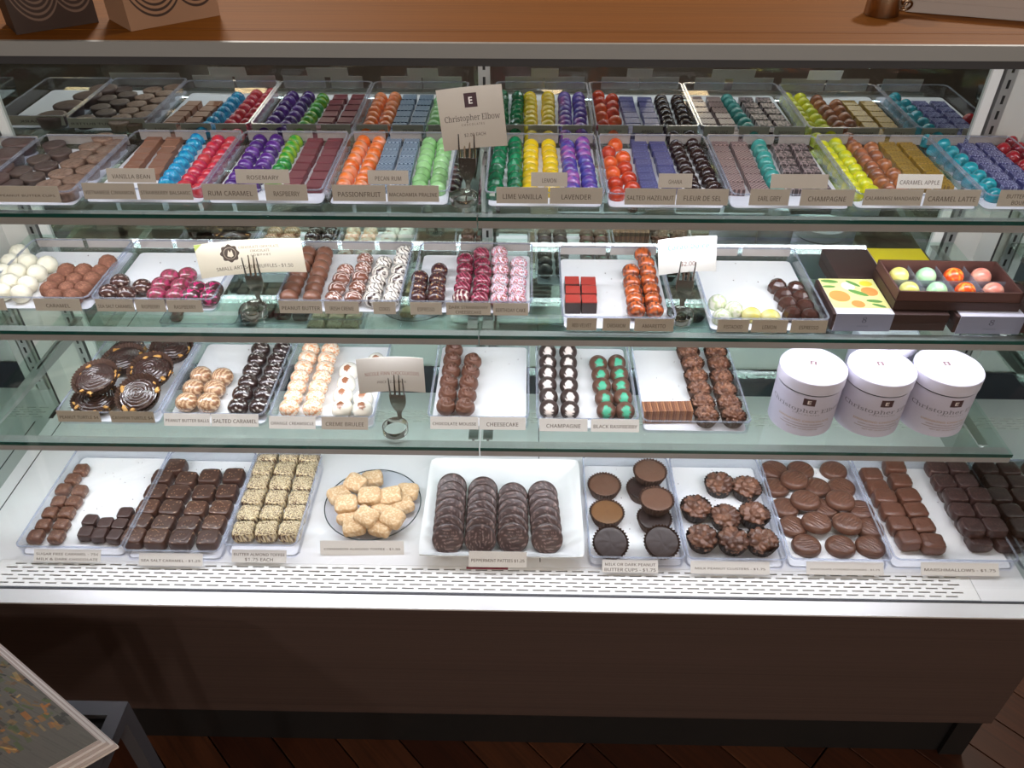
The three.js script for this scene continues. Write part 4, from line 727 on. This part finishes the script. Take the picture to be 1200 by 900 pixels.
// peppermint patties: four leaning columns on the square plate
{
    const pl = thing('square_plate', 'white porcelain square plate with four rows of mint patties', 'plate', [0.0355, YD, -0.204]);
  const g = new THREE.BufferGeometry(), n = 28, W = 0.283, L = 0.238, P = [], I = [];
  const hgt = (u, v) => { const e = Math.max(Math.abs(u), Math.abs(v)), k = Math.max(0, (e - 0.62) / 0.38); return 0.004 + 0.022 * k * k; };
  for (const side of [0, 1]) for (let j = 0; j <= n; j++) for (let i = 0; i <= n; i++) { const u = i / n * 2 - 1, v = j / n * 2 - 1, cr2 = 1 - 0.035 * Math.pow(Math.abs(u * v), 6), bow = 1 - 0.02 * (1 - v * v) * Math.abs(u) - 0.02 * (1 - u * u) * Math.abs(v); P.push(u * W / 2 * cr2 * bow, hgt(u, v) - (side ? 0.0035 : 0), v * L / 2 * cr2 * bow); }
  const N = n + 1, B = N * N;
  for (let j = 0; j < n; j++) for (let i = 0; i < n; i++) { const a = j * N + i; I.push(a, a + N, a + 1, a + 1, a + N, a + N + 1); const b = a + B; I.push(b, b + 1, b + N, b + 1, b + N + 1, b + N); }
  for (let i = 0; i < n; i++) for (const [a, b] of [[i, i + 1], [n * N + i + 1, n * N + i], [(i + 1) * N, i * N], [i * N + n, (i + 1) * N + n]]) I.push(a, b, a + B, b, b + B, a + B);
  g.setAttribute('position', new THREE.Float32BufferAttribute(P, 3)); g.setIndex(I); g.computeVertexNormals();
  mesh('plate_body', g, M.porcelain, pl);
  const cols = [[525, 629, 530, 570, 7, 'beside the tan pillows'], [563, 630, 566, 574, 7, 'second from the tan pillows'], [601, 628, 601, 581, 6, 'second from the peanut butter cups'], [641, 629, 636, 579, 6, 'beside the peanut butter cups']];
  cols.forEach(([x0, y0, x1, y1, m, where]) => {
    const A = atY(x0, y0, YD + 0.026), Bp = atY(x1, y1, YD + 0.026);
    for (let i = 0; i < m; i++) {
      const q = A.clone().lerp(Bp, i / (m - 1)), K = KIND.mint_patty, o = new THREE.Mesh(K.geos[(i + x0) % 4], K.mat);
      o.name = numbered('mint_patty'); o.castShadow = o.receiveShadow = true;
      const ang = i === 0 ? 0.66 : 0.72;
      o.rotation.set(ang, 0, rr(-0.05, 0.05)); o.position.set(q.x, YD + 0.0045 + 0.026 * Math.sin(ang), q.z); scene.add(o);
      tag(o, i ? `dark mint patty leaning in the row ${where}` : `mint patty showing its full face in the row ${where}`, 'chocolate', i ? `mint patties in the row ${where}` : undefined);
    }
  });
}
// tan pillows on the round glass plate
{
  const pl = thing('glass_plate', 'round clear glass plate of tan powdered pillows', 'plate', [-0.199, YD, -0.214]);
  const prof = [[0, 0.003], [0.05, 0.003], [0.07, 0.0065], [0.0855, 0.011], [0.0865, 0.0125], [0.0855, 0.0135], [0.07, 0.009], [0.05, 0.0055], [0, 0.0055]].map(([r, yy]) => new THREE.Vector2(r, yy));
  mesh('plate_body', new THREE.LatheGeometry(prof, 56), M.acrylic, pl);
  const rim = new THREE.TorusGeometry(0.0858, 0.0011, 8, 64); rim.rotateX(Math.PI / 2);
  mesh('plate_rim', rim, phys({ color: 0x5d6a6c, roughness: 0.1, transmission: 0.5, thickness: 0 }), pl, [0, 0.013, 0]);
  const list = [[437, 562, 0.006, 0.2], [397, 581, 0.006, 0.5], [478, 577, 0.006, 0], [471, 593, 0.006, 0.4], [447, 598, 0.006, 0.1], [410, 607, 0.006, -0.2], [416, 618, 0.006, 0.1], [446, 619, 0.006, -0.3], [418, 566, 0.016, -0.5], [434, 581, 0.022, 0], [459, 581, 0.018, 0.1], [406, 590, 0.022, 0.1], [430, 605, 0.022, -0.4], [461, 607, 0.018, -0.5]];
  list.forEach(([px, py, u, r], i) => {
    const m = piece('tan_pillow', px, py, YD, i < 8 ? 'tan powdered pillow lying on the glass plate' : 'tan powdered pillow on top of the heap on the glass plate', i < 8 ? 'tan pillows on the plate' : 'tan pillows on the heap', 'chocolate', { up: u, turn: r, tx: i < 8 ? 0.05 : 0.25, tz: rr(-0.12, 0.12) });
    void m;
  });
}
// ------------------------------------------------------------------ free cards on the deck
{
  const c1 = mesh('price_card', cardGeo(0.142, 0.026, cell('CINNAMON ALMOND TOFFEE - $1.50', 'white')), cardMat, scene, [-0.202, YD + 0.0118, -0.112], [-0.5, 0.03, 0]);
  tag(c1, 'long white price card before the glass plate of tan pillows', 'card');
  const c2 = mesh('price_card', cardGeo(0.096, 0.027, cell('PEPPERMINT PATTIES $1.25', 'white')), cardMat, scene, [0.030, YD + 0.026, -0.080], [-0.55, 0, 0]);
  c2.name = numbered('price_card'); tag(c2, 'white price card leaning on the square plate', 'card');
  const c3 = mesh('edge_sticker', rbox(0.07, 0.0006, 0.005, 0.0002, 1), std({ color: 0x8a3a48, roughness: 0.7 }), scene, [0.012, YD + 0.0004, -0.082]);
  tag(c3, 'thin dark red strip on the deck under the square plate edge', 'strip');
}
taken.price_card = 1;
drawCells();

// ------------------------------------------------------------------ fork holders with their cards
function forkHolder(x, y, z, h, label) {
  const t = thing('fork_card_holder', label, 'card holder', [x, y, z], rr(-0.1, 0.1), undefined);
  const ring = [], n = 40;
  const R = 0.0215;
  { // handle coiled into a flat band that stands on the shelf
    const pts = []; for (let i = 0; i <= n; i++) { const a = -Math.PI / 2 + i / n * Math.PI * 2 * 1.04; pts.push(V(R * Math.cos(a) * 0.95 - 0.004, 0, R * Math.sin(a) + R)); }
    const P = [], I = []; pts.forEach((p, i) => { const d = (pts[Math.min(i + 1, n)].clone().sub(pts[Math.max(i - 1, 0)])).normalize(), nrm = V(d.z, 0, -d.x).multiplyScalar(0.0008); const lift = i > n * 0.96 ? 0.0005 : 0; for (const [s, hh] of [[1, 0], [1, 0.011], [-1, 0.011], [-1, 0]]) P.push(p.x + s * nrm.x, hh + lift, p.z + s * nrm.z); });
    for (let i = 0; i < n; i++) for (let k = 0; k < 4; k++) { const a = i * 4 + k, b = i * 4 + (k + 1) % 4; I.push(a, b, a + 4, b, b + 4, a + 4); }
    const g = new THREE.BufferGeometry(); g.setAttribute('position', new THREE.Float32BufferAttribute(P, 3)); g.setIndex(I); g.computeVertexNormals(); ring.push(g);
    mesh('coiled_handle', g, M.chrome, t);
  }
  const s = new THREE.Shape(), y0 = 0.004, hs = h * 0.36, hw = 0.0132;   // neck and shoulders
  s.moveTo(-0.0034, y0); s.lineTo(0.0034, y0); s.lineTo(0.0034, hs * 0.55); s.bezierCurveTo(0.0045, hs * 0.8, hw, hs * 0.95, hw, hs * 1.5); s.lineTo(hw, hs * 1.72); s.lineTo(-hw, hs * 1.72); s.lineTo(-hw, hs * 1.5); s.bezierCurveTo(-hw, hs * 0.95, -0.0045, hs * 0.8, -0.0034, hs * 0.55);
  const hg = new THREE.ExtrudeGeometry(s, { depth: 0.0014, bevelEnabled: true, bevelThickness: 0.0003, bevelSize: 0.0003, bevelSegments: 1, curveSegments: 8 });
  mesh('fork_head', hg, M.chrome, t, [0, 0, -0.001]);
  for (let i = 0; i < 4; i++) {
    const tg = new THREE.CylinderGeometry(0.0008, 0.0019, h - hs * 1.7, 8); tg.scale(1, 1, 0.6); tg.translate(0, (h - hs * 1.7) / 2, 0);
    const front = i === 0 || i === 3;
    mesh('tine', tg, M.chrome, t, [-hw + 0.0019 + i * (2 * hw - 0.0038) / 3, hs * 1.69, -0.0003], [front ? 0.05 : -0.22, 0, 0]);
  }
  return t;
}
function signCard(label, w, h, pos, rot, bend, tex) {
  const g = new THREE.BoxGeometry(w, h, 0.0006, 14, 1, 1), p = g.attributes.position, uv = g.attributes.uv;
  for (let i = 0; i < p.count; i++) { const u = p.getX(i) / w * 2; p.setZ(i, p.getZ(i) + bend * (u * u)); }
  for (let i = 0; i < p.count; i++) if (g.attributes.normal.getZ(i) < 0.5) uv.setXY(i, 0.01, 0.01);
  g.computeVertexNormals();
  const m = mesh(numbered('sign_card'), g, phys({ map: tex, roughness: 0.95, transmission: 0.2, thickness: 0 }), scene, pos, rot); m.rotation.order = 'YXZ';
  return tag(m, label, 'card');
}
{
  const q1 = atZ(549, 240, -0.318);
  forkHolder(-0.017, Y1, -0.345, 0.096, 'steel fork card holder on the top shelf with a coiled handle');
  signCard('square beige brand card with a dark emblem held by a fork', 0.093, 0.086, [-0.008, 1.101, -0.3535], [-0.1, 0, 0.10], 0.004, canvasTex(512, 472, (c) => {
    c.fillStyle = '#b8ad9e'; c.fillRect(0, 0, 512, 472);
    c.fillStyle = '#3a2024'; c.fillRect(208, 46, 100, 108); c.fillStyle = '#d8d0c8'; c.font = 'bold 74px sans-serif'; c.textAlign = 'center'; c.textBaseline = 'middle'; c.fillText('E', 256, 102);
    c.fillStyle = '#3c342e'; c.font = '62px serif'; c.fillText('Christopher Elbow', 256, 232, 440); c.font = '22px sans-serif'; c.fillText('C H O C O L A T E S', 256, 286); c.font = '34px sans-serif'; c.fillText('$2.00 EACH', 262, 366);
  }));
  void q1;
  forkHolder(-0.357, Y2, -0.305, 0.089, 'steel fork card holder beside the magenta truffles');
  signCard('wide cream card with a round seal held by a fork', 0.166, 0.054, [-0.3535, 0.8955, -0.3135], [-0.2, 0.0, 0.075], 0.013, canvasTex(1024, 334, (c) => {
    c.fillStyle = '#d9d2be'; c.fillRect(0, 0, 1024, 334);
    c.fillStyle = '#a3b05c'; c.beginPath(); c.moveTo(0, 0); c.lineTo(70, 0); c.lineTo(0, 60); c.fill();
    c.translate(300, 120); c.fillStyle = '#4a3e34'; c.beginPath(); for (let i = 0; i < 80; i++) { const a = i / 80 * 6.2832, r = 84 + 7 * Math.cos(a * 8); c.lineTo(r * Math.cos(a), r * Math.sin(a)); } c.fill();
    c.strokeStyle = '#b8ac98'; c.lineWidth = 4; c.beginPath(); c.arc(0, 0, 56, 0, 7); c.stroke(); c.fillStyle = '#d0c6b0'; c.beginPath(); c.moveTo(-28, 26); c.lineTo(-10, -34); c.lineTo(4, -8); c.lineTo(22, -36); c.lineTo(30, 28); c.lineTo(6, 40); c.fill();
    c.setTransform(1, 0, 0, 1, 0, 0); c.fillStyle = '#453a30'; c.textAlign = 'center'; c.font = '32px serif'; c.fillText('CHOCOLATE CHOCOLATE', 590, 84); c.fillText('CHOCOLATE', 590, 124); c.font = '32px sans-serif'; c.fillText('C O M P A N Y', 590, 166); c.font = '50px sans-serif'; c.fillText('SMALL ARTISAN TRUFFLES - $1.50', 520, 284, 900);
  }));
  forkHolder(0.319, Y2, -0.30, 0.092, 'steel fork card holder between the red cube tray and the pale green tray');
  signCard('white card with light blue lettering held by a fork', 0.088, 0.056, [0.3165, 0.908, -0.3085], [-0.2, 0.0, 0.09], 0.006, canvasTex(512, 326, (c) => {
    c.fillStyle = '#e8e8e4'; c.fillRect(0, 0, 512, 326); c.fillStyle = '#7fb4d0'; c.font = 'bold 66px sans-serif'; c.textAlign = 'center'; c.fillText('Cacao Dolce', 270, 110, 370); c.font = '24px sans-serif'; c.fillText('chocolates', 350, 150); c.fillStyle = '#8a5a50'; c.font = '54px sans-serif'; c.fillText('$2.00', 268, 268);
  }));
  forkHolder(-0.135, Y3, -0.224, 0.094, 'steel fork card holder on the lowest shelf before the dark rail');
  signCard('plain beige card with red brown lettering held by a fork', 0.107, 0.060, [-0.142, 0.728, -0.2345], [-0.25, 0.0, 0.03], 0.009, canvasTex(512, 288, (c) => {
    c.fillStyle = '#cbc7bf'; c.fillRect(0, 0, 512, 288); c.fillStyle = '#94675a'; c.textAlign = 'center'; c.font = '40px sans-serif'; c.fillText('NICOLE FINN CHOCOLATIERS', 262, 150, 420); c.fillStyle = '#5a5048'; c.font = '28px sans-serif'; c.fillText('PRICE $2.25 EACH', 250, 218);
  }));
}

// ------------------------------------------------------------------ white tins
{
  const bodyTex = canvasTex(1024, 384, (c) => {
    c.fillStyle = '#c6c3d6'; c.fillRect(0, 0, 1024, 384);
    c.fillStyle = '#4a3034'; c.fillRect(484, 26, 60, 64); c.fillStyle = '#e4dcd8'; c.font = 'bold 44px sans-serif'; c.textAlign = 'center'; c.textBaseline = 'middle'; c.fillText('E', 514, 59);
    c.fillStyle = '#6c6a78'; c.font = '48px serif'; c.fillText('Christopher Elbow', 512, 140); c.font = '16px sans-serif'; c.fillText('C H O C O L A T E S', 512, 176);
    c.fillStyle = '#a8845c'; c.font = '26px sans-serif'; c.fillText('DRINKING CHOCOLATE', 512, 240); c.fillStyle = '#7a6458'; c.font = '16px sans-serif'; c.fillText('DARK CHOCOLATE SHAVINGS', 512, 270); c.fillRect(392, 292, 240, 4); c.fillText('NET WT 16 OZ (454 G)', 512, 316);
  });
  const lidTex = canvasTex(256, 256, (c) => { c.fillStyle = '#ecebf2'; c.fillRect(0, 0, 256, 256); c.strokeStyle = '#6a5056'; c.fillStyle = '#6a5056'; c.fillRect(114, 92, 28, 28); c.fillStyle = '#eee'; c.font = 'bold 22px sans-serif'; c.textAlign = 'center'; c.textBaseline = 'middle'; c.fillText('E', 128, 107); c.fillStyle = '#c4c2cc'; c.font = '20px serif'; c.fillText('Christopher Elbow', 128, 146); });
  const bodyMat = phys({ map: bodyTex, roughness: 0.5 }), lidMat = phys({ map: lidTex, roughness: 0.4 }), lidSide = phys({ color: 0xcfccdc, roughness: 0.42 });
  const body = new THREE.CylinderGeometry(0.0515, 0.0515, 0.082, 64, 1, true); body.rotateY(Math.PI); 
  const bottom = new THREE.LatheGeometry([[0, 0], [0.0505, 0], [0.0515, 0.0012]].map((p) => new THREE.Vector2(...p)), 48);
  const lidS = new THREE.LatheGeometry([[0.0515, 0], [0.0528, 0.0004], [0.0528, 0.0195], [0.0515, 0.0212], [0.0500, 0.0212], [0.0494, 0.0202]].map((p) => new THREE.Vector2(...p)), 64);
  const lidT = new THREE.CircleGeometry(0.0496, 48); lidT.rotateX(-Math.PI / 2);
  const mk = (x, z, turn, label) => {
    const t = thing('chocolate_tin', label, 'tin', [x, Y3, z], turn);
    const b = mesh('tin_body', body, bodyMat, t, [0, 0.0415, 0]); void b; mesh('tin_bottom', bottom, lidSide, t);
    mesh('neck', new THREE.CylinderGeometry(0.0500, 0.0500, 0.004, 48, 1, true), M.darkGrey, t, [0, 0.0838, 0]);
    const l = mesh('lid', lidS, lidSide, t, [0, 0.0850, 0]); mesh('lid_top', lidT, lidMat, l, [0, 0.0203, 0]);
  };
  mk(0.533, -0.252, -0.25, 'white lidded tin beside the crisp cluster tray');
  mk(0.642, -0.252, 0.0, 'white lidded tin between two other tins');
  mk(0.749, -0.254, 0.05, 'white lidded tin beside the mirrored end');
  mk(0.685, -0.352, 0.2, 'white lidded tin hidden behind the front three');
}

// ------------------------------------------------------------------ gift boxes on the middle shelf
{
  const brown = std({ color: 0x3a2420, roughness: 0.55 }), brownIn = std({ color: 0x5a3a34, roughness: 0.6 });
  const sleeveTex = (bg, draw) => canvasTex(512, 512, (c) => { c.fillStyle = bg; c.fillRect(0, 0, 512, 512); draw(c); });
  const leaf = (c, x, y, a, l) => { c.save(); c.translate(x, y); c.rotate(a); c.fillStyle = '#6ca04e'; c.beginPath(); c.ellipse(0, 0, l, l * 0.32, 0, 0, 7); c.fill(); c.strokeStyle = '#3c6a34'; c.lineWidth = 4; c.beginPath(); c.moveTo(-l, 0); c.lineTo(l, 0); c.stroke(); c.restore(); };
  const fruit = sleeveTex('#f2ee9c', (c) => {
    c.fillStyle = '#e8e6ee'; c.fillRect(0, 430, 512, 82);
    c.fillStyle = '#f09a50'; for (const [x, y, r] of [[110, 260, 82], [410, 190, 66], [240, 372, 52]]) { c.beginPath(); c.ellipse(x, y, r * 1.15, r, 0, 0, 7); c.fill(); }
    c.fillStyle = '#f6f4e6'; c.beginPath(); c.arc(240, 110, 60, 0, 7); c.fill(); c.fillStyle = '#f0dc40'; c.beginPath(); c.ellipse(420, 70, 60, 40, 0, 0, 7); c.fill();
    leaf(c, 90, 40, 0.1, 80); leaf(c, 60, 120, 0.0, 60); leaf(c, 300, 210, 0.5, 90); leaf(c, 300, 70, 0.7, 70); leaf(c, 400, 330, 0.1, 70); leaf(c, 420, 392, 0.4, 60);
    c.fillStyle = '#8a8490'; c.font = '26px sans-serif'; c.textAlign = 'center'; c.fillText('Christopher Elbow', 290, 482);
  });
  const yellow = sleeveTex('#e2d024', (c) => { c.strokeStyle = '#b4a020'; c.lineWidth = 10; c.beginPath(); c.arc(330, 330, 60, 0, 7); c.stroke(); c.fillStyle = '#c8b41c'; c.fillRect(120, 300, 140, 40); });
  const front8 = canvasTex(512, 192, (c) => { c.fillStyle = '#8d92ac'; c.fillRect(0, 0, 512, 192); c.fillStyle = '#4c4e62'; c.font = '84px serif'; c.textAlign = 'center'; c.fillText('8', 260, 96); c.font = '22px sans-serif'; c.fillText('P I E C E S', 260, 146); });
  const lilac = std({ color: 0xd6d4e2, roughness: 0.6 });
  function giftBox(label, x0, x1, z0, z1, y0, h, sx0, sx1, topMat) {
    const t = thing('gift_box', label, 'box', [(x0 + x1) / 2, y0, (z0 + z1) / 2]), cx = (x0 + x1) / 2, w = x1 - x0, d = z1 - z0;
    mesh('box_base', rbox(w, h * 0.48, d, 0.0012, 1), brown, t, [0, h * 0.24, 0]);
    mesh('box_lid', rbox(w + 0.0012, h * 0.5, d + 0.0012, 0.0012, 1), brown, t, [0, h * 0.745, 0]);
    const sw = sx1 - sx0, g = new THREE.BoxGeometry(sw, h + 0.0016, d + 0.003);
    mesh('paper_sleeve', g, [lilac, lilac, topMat, lilac, std({ map: front8, roughness: 0.6 }), lilac], t, [(sx0 + sx1) / 2 - cx, h / 2 + 0.0003, 0]);
    return t;
  }
  const fruitMat = std({ map: fruit, roughness: 0.6 }), yellowMat = std({ map: yellow, roughness: 0.6 });
  giftBox('dark gift box with a citrus printed sleeve beside the faceted bonbons', 0.541, 0.716, -0.352, -0.252, Y2, 0.03, 0.545, 0.632, fruitMat);
  giftBox('dark gift box with a grey sleeve under the open box', 0.726, 0.868, -0.346, -0.248, Y2, 0.03, 0.731, 0.828, lilac);
  giftBox('dark gift box with a yellow sleeve behind the open box', 0.580, 0.752, -0.455, -0.362, Y2, 0.03, 0.656, 0.748, yellowMat);
  // open box of eight
  const ob = thing('open_gift_box', 'open dark brown box holding eight pastel balls in clear cells', 'box', [0.728, Y2 + 0.0317, -0.312], -0.015), w = 0.186, d = 0.097, h = 0.031, th = 0.0025;
  mesh('box_base', mergeGeometries([box(-w / 2, w / 2, 0, 0.002, -d / 2, d / 2), box(-w / 2, w / 2, 0, h, -d / 2, -d / 2 + th), box(-w / 2, w / 2, 0, h, d / 2 - th, d / 2), box(-w / 2, -w / 2 + th, 0, h, -d / 2, d / 2), box(w / 2 - th, w / 2, 0, h, -d / 2, d / 2)]), brownIn, ob);
  mesh('box_wrap', mergeGeometries([box(-w / 2 - 0.0016, w / 2 + 0.0016, 0.0, 0.0145, d / 2, d / 2 + 0.0016), box(-w / 2 - 0.0016, -w / 2, 0, 0.0145, -d / 2, d / 2), box(w / 2, w / 2 + 0.0016, 0, 0.0145, -d / 2, d / 2)]), brown, ob);
  const walls = []; for (const x of [-0.044, 0, 0.044]) walls.push(box(x - 0.0004, x + 0.0004, 0.002, 0.022, -d / 2 + th, d / 2 - th)); walls.push(box(-w / 2 + th, w / 2 - th, 0.002, 0.022, -0.0004, 0.0004));
  mesh('cell_divider', mergeGeometries(walls), M.acrylicRim, ob);
  ['yellow', 'green', 'orange', 'pink'].forEach((c, i) => [0, 1].forEach((r) => {
    const K = KIND[`box_ball_${c}`], m = new THREE.Mesh(K.geos[0], K.mat); m.name = numbered(`${c}_ball`); m.castShadow = m.receiveShadow = true;
    m.position.set(0.728 - 0.066 + i * 0.043, Y2 + 0.0317 + 0.0024, -0.312 + (r ? 0.022 : -0.022)); m.rotation.y = rnd() * 6; scene.add(m);
    tag(m, `${c === 'pink' ? 'coral pink' : c === 'green' ? 'mint green' : c} glossy chocolate ball in the ${r ? 'front' : 'rear'} cell of the open box`, 'bonbon');
  }));
}

// ------------------------------------------------------------------ things on the countertop
{
  const bagTex = (bg, ink, lines) => canvasTex(512, 512, (c) => {
    c.fillStyle = bg; c.fillRect(0, 0, 512, 512); c.strokeStyle = ink; c.lineWidth = 6;
    for (const [x, y, m] of [[170, 395, 7], [400, 400, 6]]) for (let i = 1; i <= m; i++) { c.beginPath(); c.ellipse(x, y, 22 * i, 13 * i, 0, 0, 7); c.stroke(); }
    void lines;
  });
  const YT = 1.3002;
  function bag(label, a, b, depth, h, mat, side) {
    const A = atY(...a, YT), B = atY(...b, YT), w = A.distanceTo(B), turn = -Math.atan2(B.z - A.z, B.x - A.x), mid = A.clone().lerp(B, 0.5);
    const t = thing('paper_pouch', label, 'pouch', [mid.x, YT, mid.z], turn), g = new THREE.BoxGeometry(w, h, depth, 6, 8, 3), p = g.attributes.position;
    for (let i = 0; i < p.count; i++) { const x = p.getX(i), y = Math.max(0, p.getY(i) / h + 0.5), z = p.getZ(i); const bulge = Math.sin(Math.PI * Math.min(1, y * 1.15)) * 0.16 * (1 - Math.pow(Math.abs(x) / (w / 2), 2)); p.setXYZ(i, x * (1 + 0.05 * y), p.getY(i), z * (1 - 0.85 * Math.pow(y, 2.2) + bulge)); }
    g.translate(0, h / 2, -depth / 2); g.computeVertexNormals();
    mesh('pouch_body', g, [side, side, side, side, mat, side], t);
    mesh('top_seal', box(-w / 2 * 1.05, w / 2 * 1.05, h, h + 0.02, -depth / 2 - 0.0015, -depth / 2 + 0.0015), side, t);
  }
  const dk = std({ color: 0x2c1e1a, roughness: 0.6 }), kr = std({ color: 0x94745e, roughness: 0.75 });
  bag('dark brown paper pouch with pale ring print on the counter', [20, 41], [116, 26], 0.05, 0.2, std({ map: bagTex('#33231f', '#6d5a52'), roughness: 0.6 }), dk);
  bag('kraft paper pouch with dark ring print on the counter', [154, 37], [258, 18], 0.06, 0.2, std({ map: bagTex('#9a7a64', '#3a2a26'), roughness: 0.75 }), kr);
  // metal ring
  const r = atY(1036, 20, YT), t = thing('metal_ring', 'small shiny metal band ring lying on the counter', 'ring', [r.x, YT, r.z - 0.01]);
  const bandP = [[0.0148, 0], [0.0172, 0.0004], [0.0166, 0.014], [0.0172, 0.0275], [0.0148, 0.028], [0.0146, 0.014], [0.0148, 0]].map((p) => new THREE.Vector2(...p));
  const bronze = std({ color: 0xa4907c, metalness: 1, roughness: 0.25 });
  mesh('band', new THREE.LatheGeometry(bandP, 40), bronze, t);
  const wire = []; for (let i = 0; i < 5; i++) { const g = new THREE.TorusGeometry(0.0065, 0.0013, 8, 20); g.rotateY(i * 0.5); g.rotateX(0.6); g.translate(0.022, 0.009 + i * 0.0035, 0.001 - i * 0.001); wire.push(g); }
  mesh('wire_knot', mergeGeometries(wire), bronze, t);
  // flat printed box
  const A = atY(1060, 14, YT), B = atY(1205, 26, YT), w = A.distanceTo(B) + 0.06, turn = -Math.atan2(B.z - A.z, B.x - A.x);
  const topTex = canvasTex(1024, 512, (c) => { c.fillStyle = '#b4a8a4'; c.fillRect(0, 0, 1024, 512); c.fillStyle = '#d8a820'; c.fillRect(0, 250, 210, 262); c.fillStyle = '#b83428'; c.beginPath(); c.arc(290, 380, 110, 0, 7); c.fill(); c.fillStyle = '#4c6a44'; c.beginPath(); c.ellipse(520, 400, 60, 90, 0.4, 0, 7); c.fill(); c.fillStyle = '#d8b040'; c.fillRect(440, 290, 60, 60); c.fillStyle = '#3c3450'; c.font = 'italic 120px serif'; c.fillText('Elbow', 640, 470); });
  const edge = std({ color: 0xa39c9c, roughness: 0.6 });
  const bx = thing('printed_box', 'flat white box with colourful fruit print lying on the counter', 'box', [A.x, YT, A.z], turn);
  const lb = rbox(w, 0.012, 0.14, 0.001, 1); lb.translate(w / 2, 0.006, -0.07); mesh('box_base', lb, edge, bx);
  mesh('box_lid', new THREE.BoxGeometry(w + 0.002, 0.011, 0.142), [edge, edge, std({ map: topTex, roughness: 0.5 }), edge, edge, edge], bx, [w / 2, 0.0175, -0.07]);
}

// ------------------------------------------------------------------ side table and catalogues in front of the case
{
  const H = 0.5, C = atY(150, 822, H);
  const blackMetal = std({ color: 0x55565e, roughness: 0.45, metalness: 0.3 });
  const t = thing('side_table', 'low black metal side table before the wooden front', 'table', [C.x, 0, C.z]), w = 0.46, d = 0.42, b = 0.02;
  const frame = mergeGeometries([box(-w, 0, H - 0.02, H, 0, b), box(-w, 0, H - 0.02, H, d - b, d), box(-b, 0, H - 0.02, H, b, d - b), box(-w, -w + b, H - 0.02, H, b, d - b)]);
  mesh('frame', frame, blackMetal, t);
  mesh('table_top', box(-w + b, -b, H - 0.016, H - 0.01, b, d - b), phys({ color: 0x15181c, roughness: 0.15, clearcoat: 0.6 }), t);
  for (const [x, z] of [[-b, 0], [-w, 0], [-b, d - b], [-w, d - b]]) mesh('leg', box(x, x + b, 0, H - 0.02, z, z + b), blackMetal, t);
  // slanted catalogue: its far edge rests on the table, its near edge on a book
  const P0 = atY(140, 868, H + 0.012), P1 = atY(0, 748, H + 0.012), e1 = P1.clone().sub(P0).normalize();
  const tilt = 0.42, flat = V(-e1.z, 0, e1.x); if (flat.z < 0) flat.negate();
  const e2 = flat.clone().multiplyScalar(Math.cos(tilt)).add(V(0, Math.sin(tilt), 0)), nrm = e2.clone().cross(e1).normalize(); if (nrm.y < 0) nrm.negate();
  const W = 0.34, L = 0.26, g0 = new THREE.Group();
  const cat = thing('catalogue', 'thick photo catalogue with white page borders lying askew on the table', 'book');
  const xa = e1.clone().negate(), ya = nrm, za = xa.clone().cross(ya);                 // right-handed frame of the catalogue
  cat.matrixAutoUpdate = true; cat.setRotationFromMatrix(new THREE.Matrix4().makeBasis(xa, ya, za)); cat.position.copy(P0);
  const zs = za.dot(e2) > 0 ? 1 : -1; void g0;
  const page = std({ color: 0xeee6e2, roughness: 0.8 }), pageB = std({ color: 0xcabab4, roughness: 0.8 });
  const photo = canvasTex(1024, 768, (c) => {
    c.fillStyle = '#6f6a62'; c.fillRect(0, 0, 1024, 768);
    for (let i = 0; i < 700; i++) { c.globalAlpha = rr(0.08, 0.3); c.fillStyle = ['#8a867c', '#5c5852', '#7c776e', '#4b4640'][Math.floor(rnd() * 4)]; c.save(); c.translate(rnd() * 1024, rnd() * 768); c.rotate(-0.2); c.fillRect(0, 0, rr(40, 260), rr(2, 7)); c.restore(); }
    c.globalAlpha = 1;
    for (let i = 0; i < 420; i++) { const x = 200 + rnd() * 620, y = rnd() * 520; c.globalAlpha = rr(0.25, 0.8); c.fillStyle = ['#c88a3c', '#e0b060', '#7a4a26', '#3a3a34', '#96703c', '#d07a2c', '#5a6a3a', '#2c2c30'][Math.floor(rnd() * 8)]; c.save(); c.translate(x, y); c.rotate(rr(-0.6, 0.2)); c.fillRect(0, 0, rr(8, 70), rr(6, 26)); c.restore(); }
    c.globalAlpha = 1;
  });
  const lay = (name, inset, y0, th, mat, turn = 0) => mesh(name, new THREE.BoxGeometry(W - inset * 2, th, L - inset * 2), mat, cat, [-W / 2, y0 - 0.012, zs * L / 2], [0, turn, 0]);
  lay('back_cover', 0, 0.0015, 0.003, page);
  for (let i = 0; i < 5; i++) lay('page', 0.001 + i * 0.0034, 0.004 + i * 0.0016, 0.0014, i % 2 ? page : pageB, (i % 2 ? 1 : -1) * 0.004);
  const cv = mesh('photo_cover', new THREE.BoxGeometry(W - 0.036, 0.0008, L - 0.036), [page, page, std({ map: photo, roughness: 0.45 }), page, page, page], cat, [-W / 2, 0.0002, zs * L / 2]); cv.userData.label = 'dark photograph of a room';
  const bk = thing('closed_book', 'closed dark book under the raised edge of the catalogue', 'book', [C.x - 0.22, H, C.z + 0.27], 0.5);
  mesh('cover', rbox(0.2, 0.05, 0.14, 0.003, 1), std({ color: 0x3a2c28, roughness: 0.7 }), bk, [0, 0.025, 0]);
}
scene.traverse((o) => { if (o.isMesh) { o.castShadow = true; o.receiveShadow = true; } });
renderer.render(scene, camera);
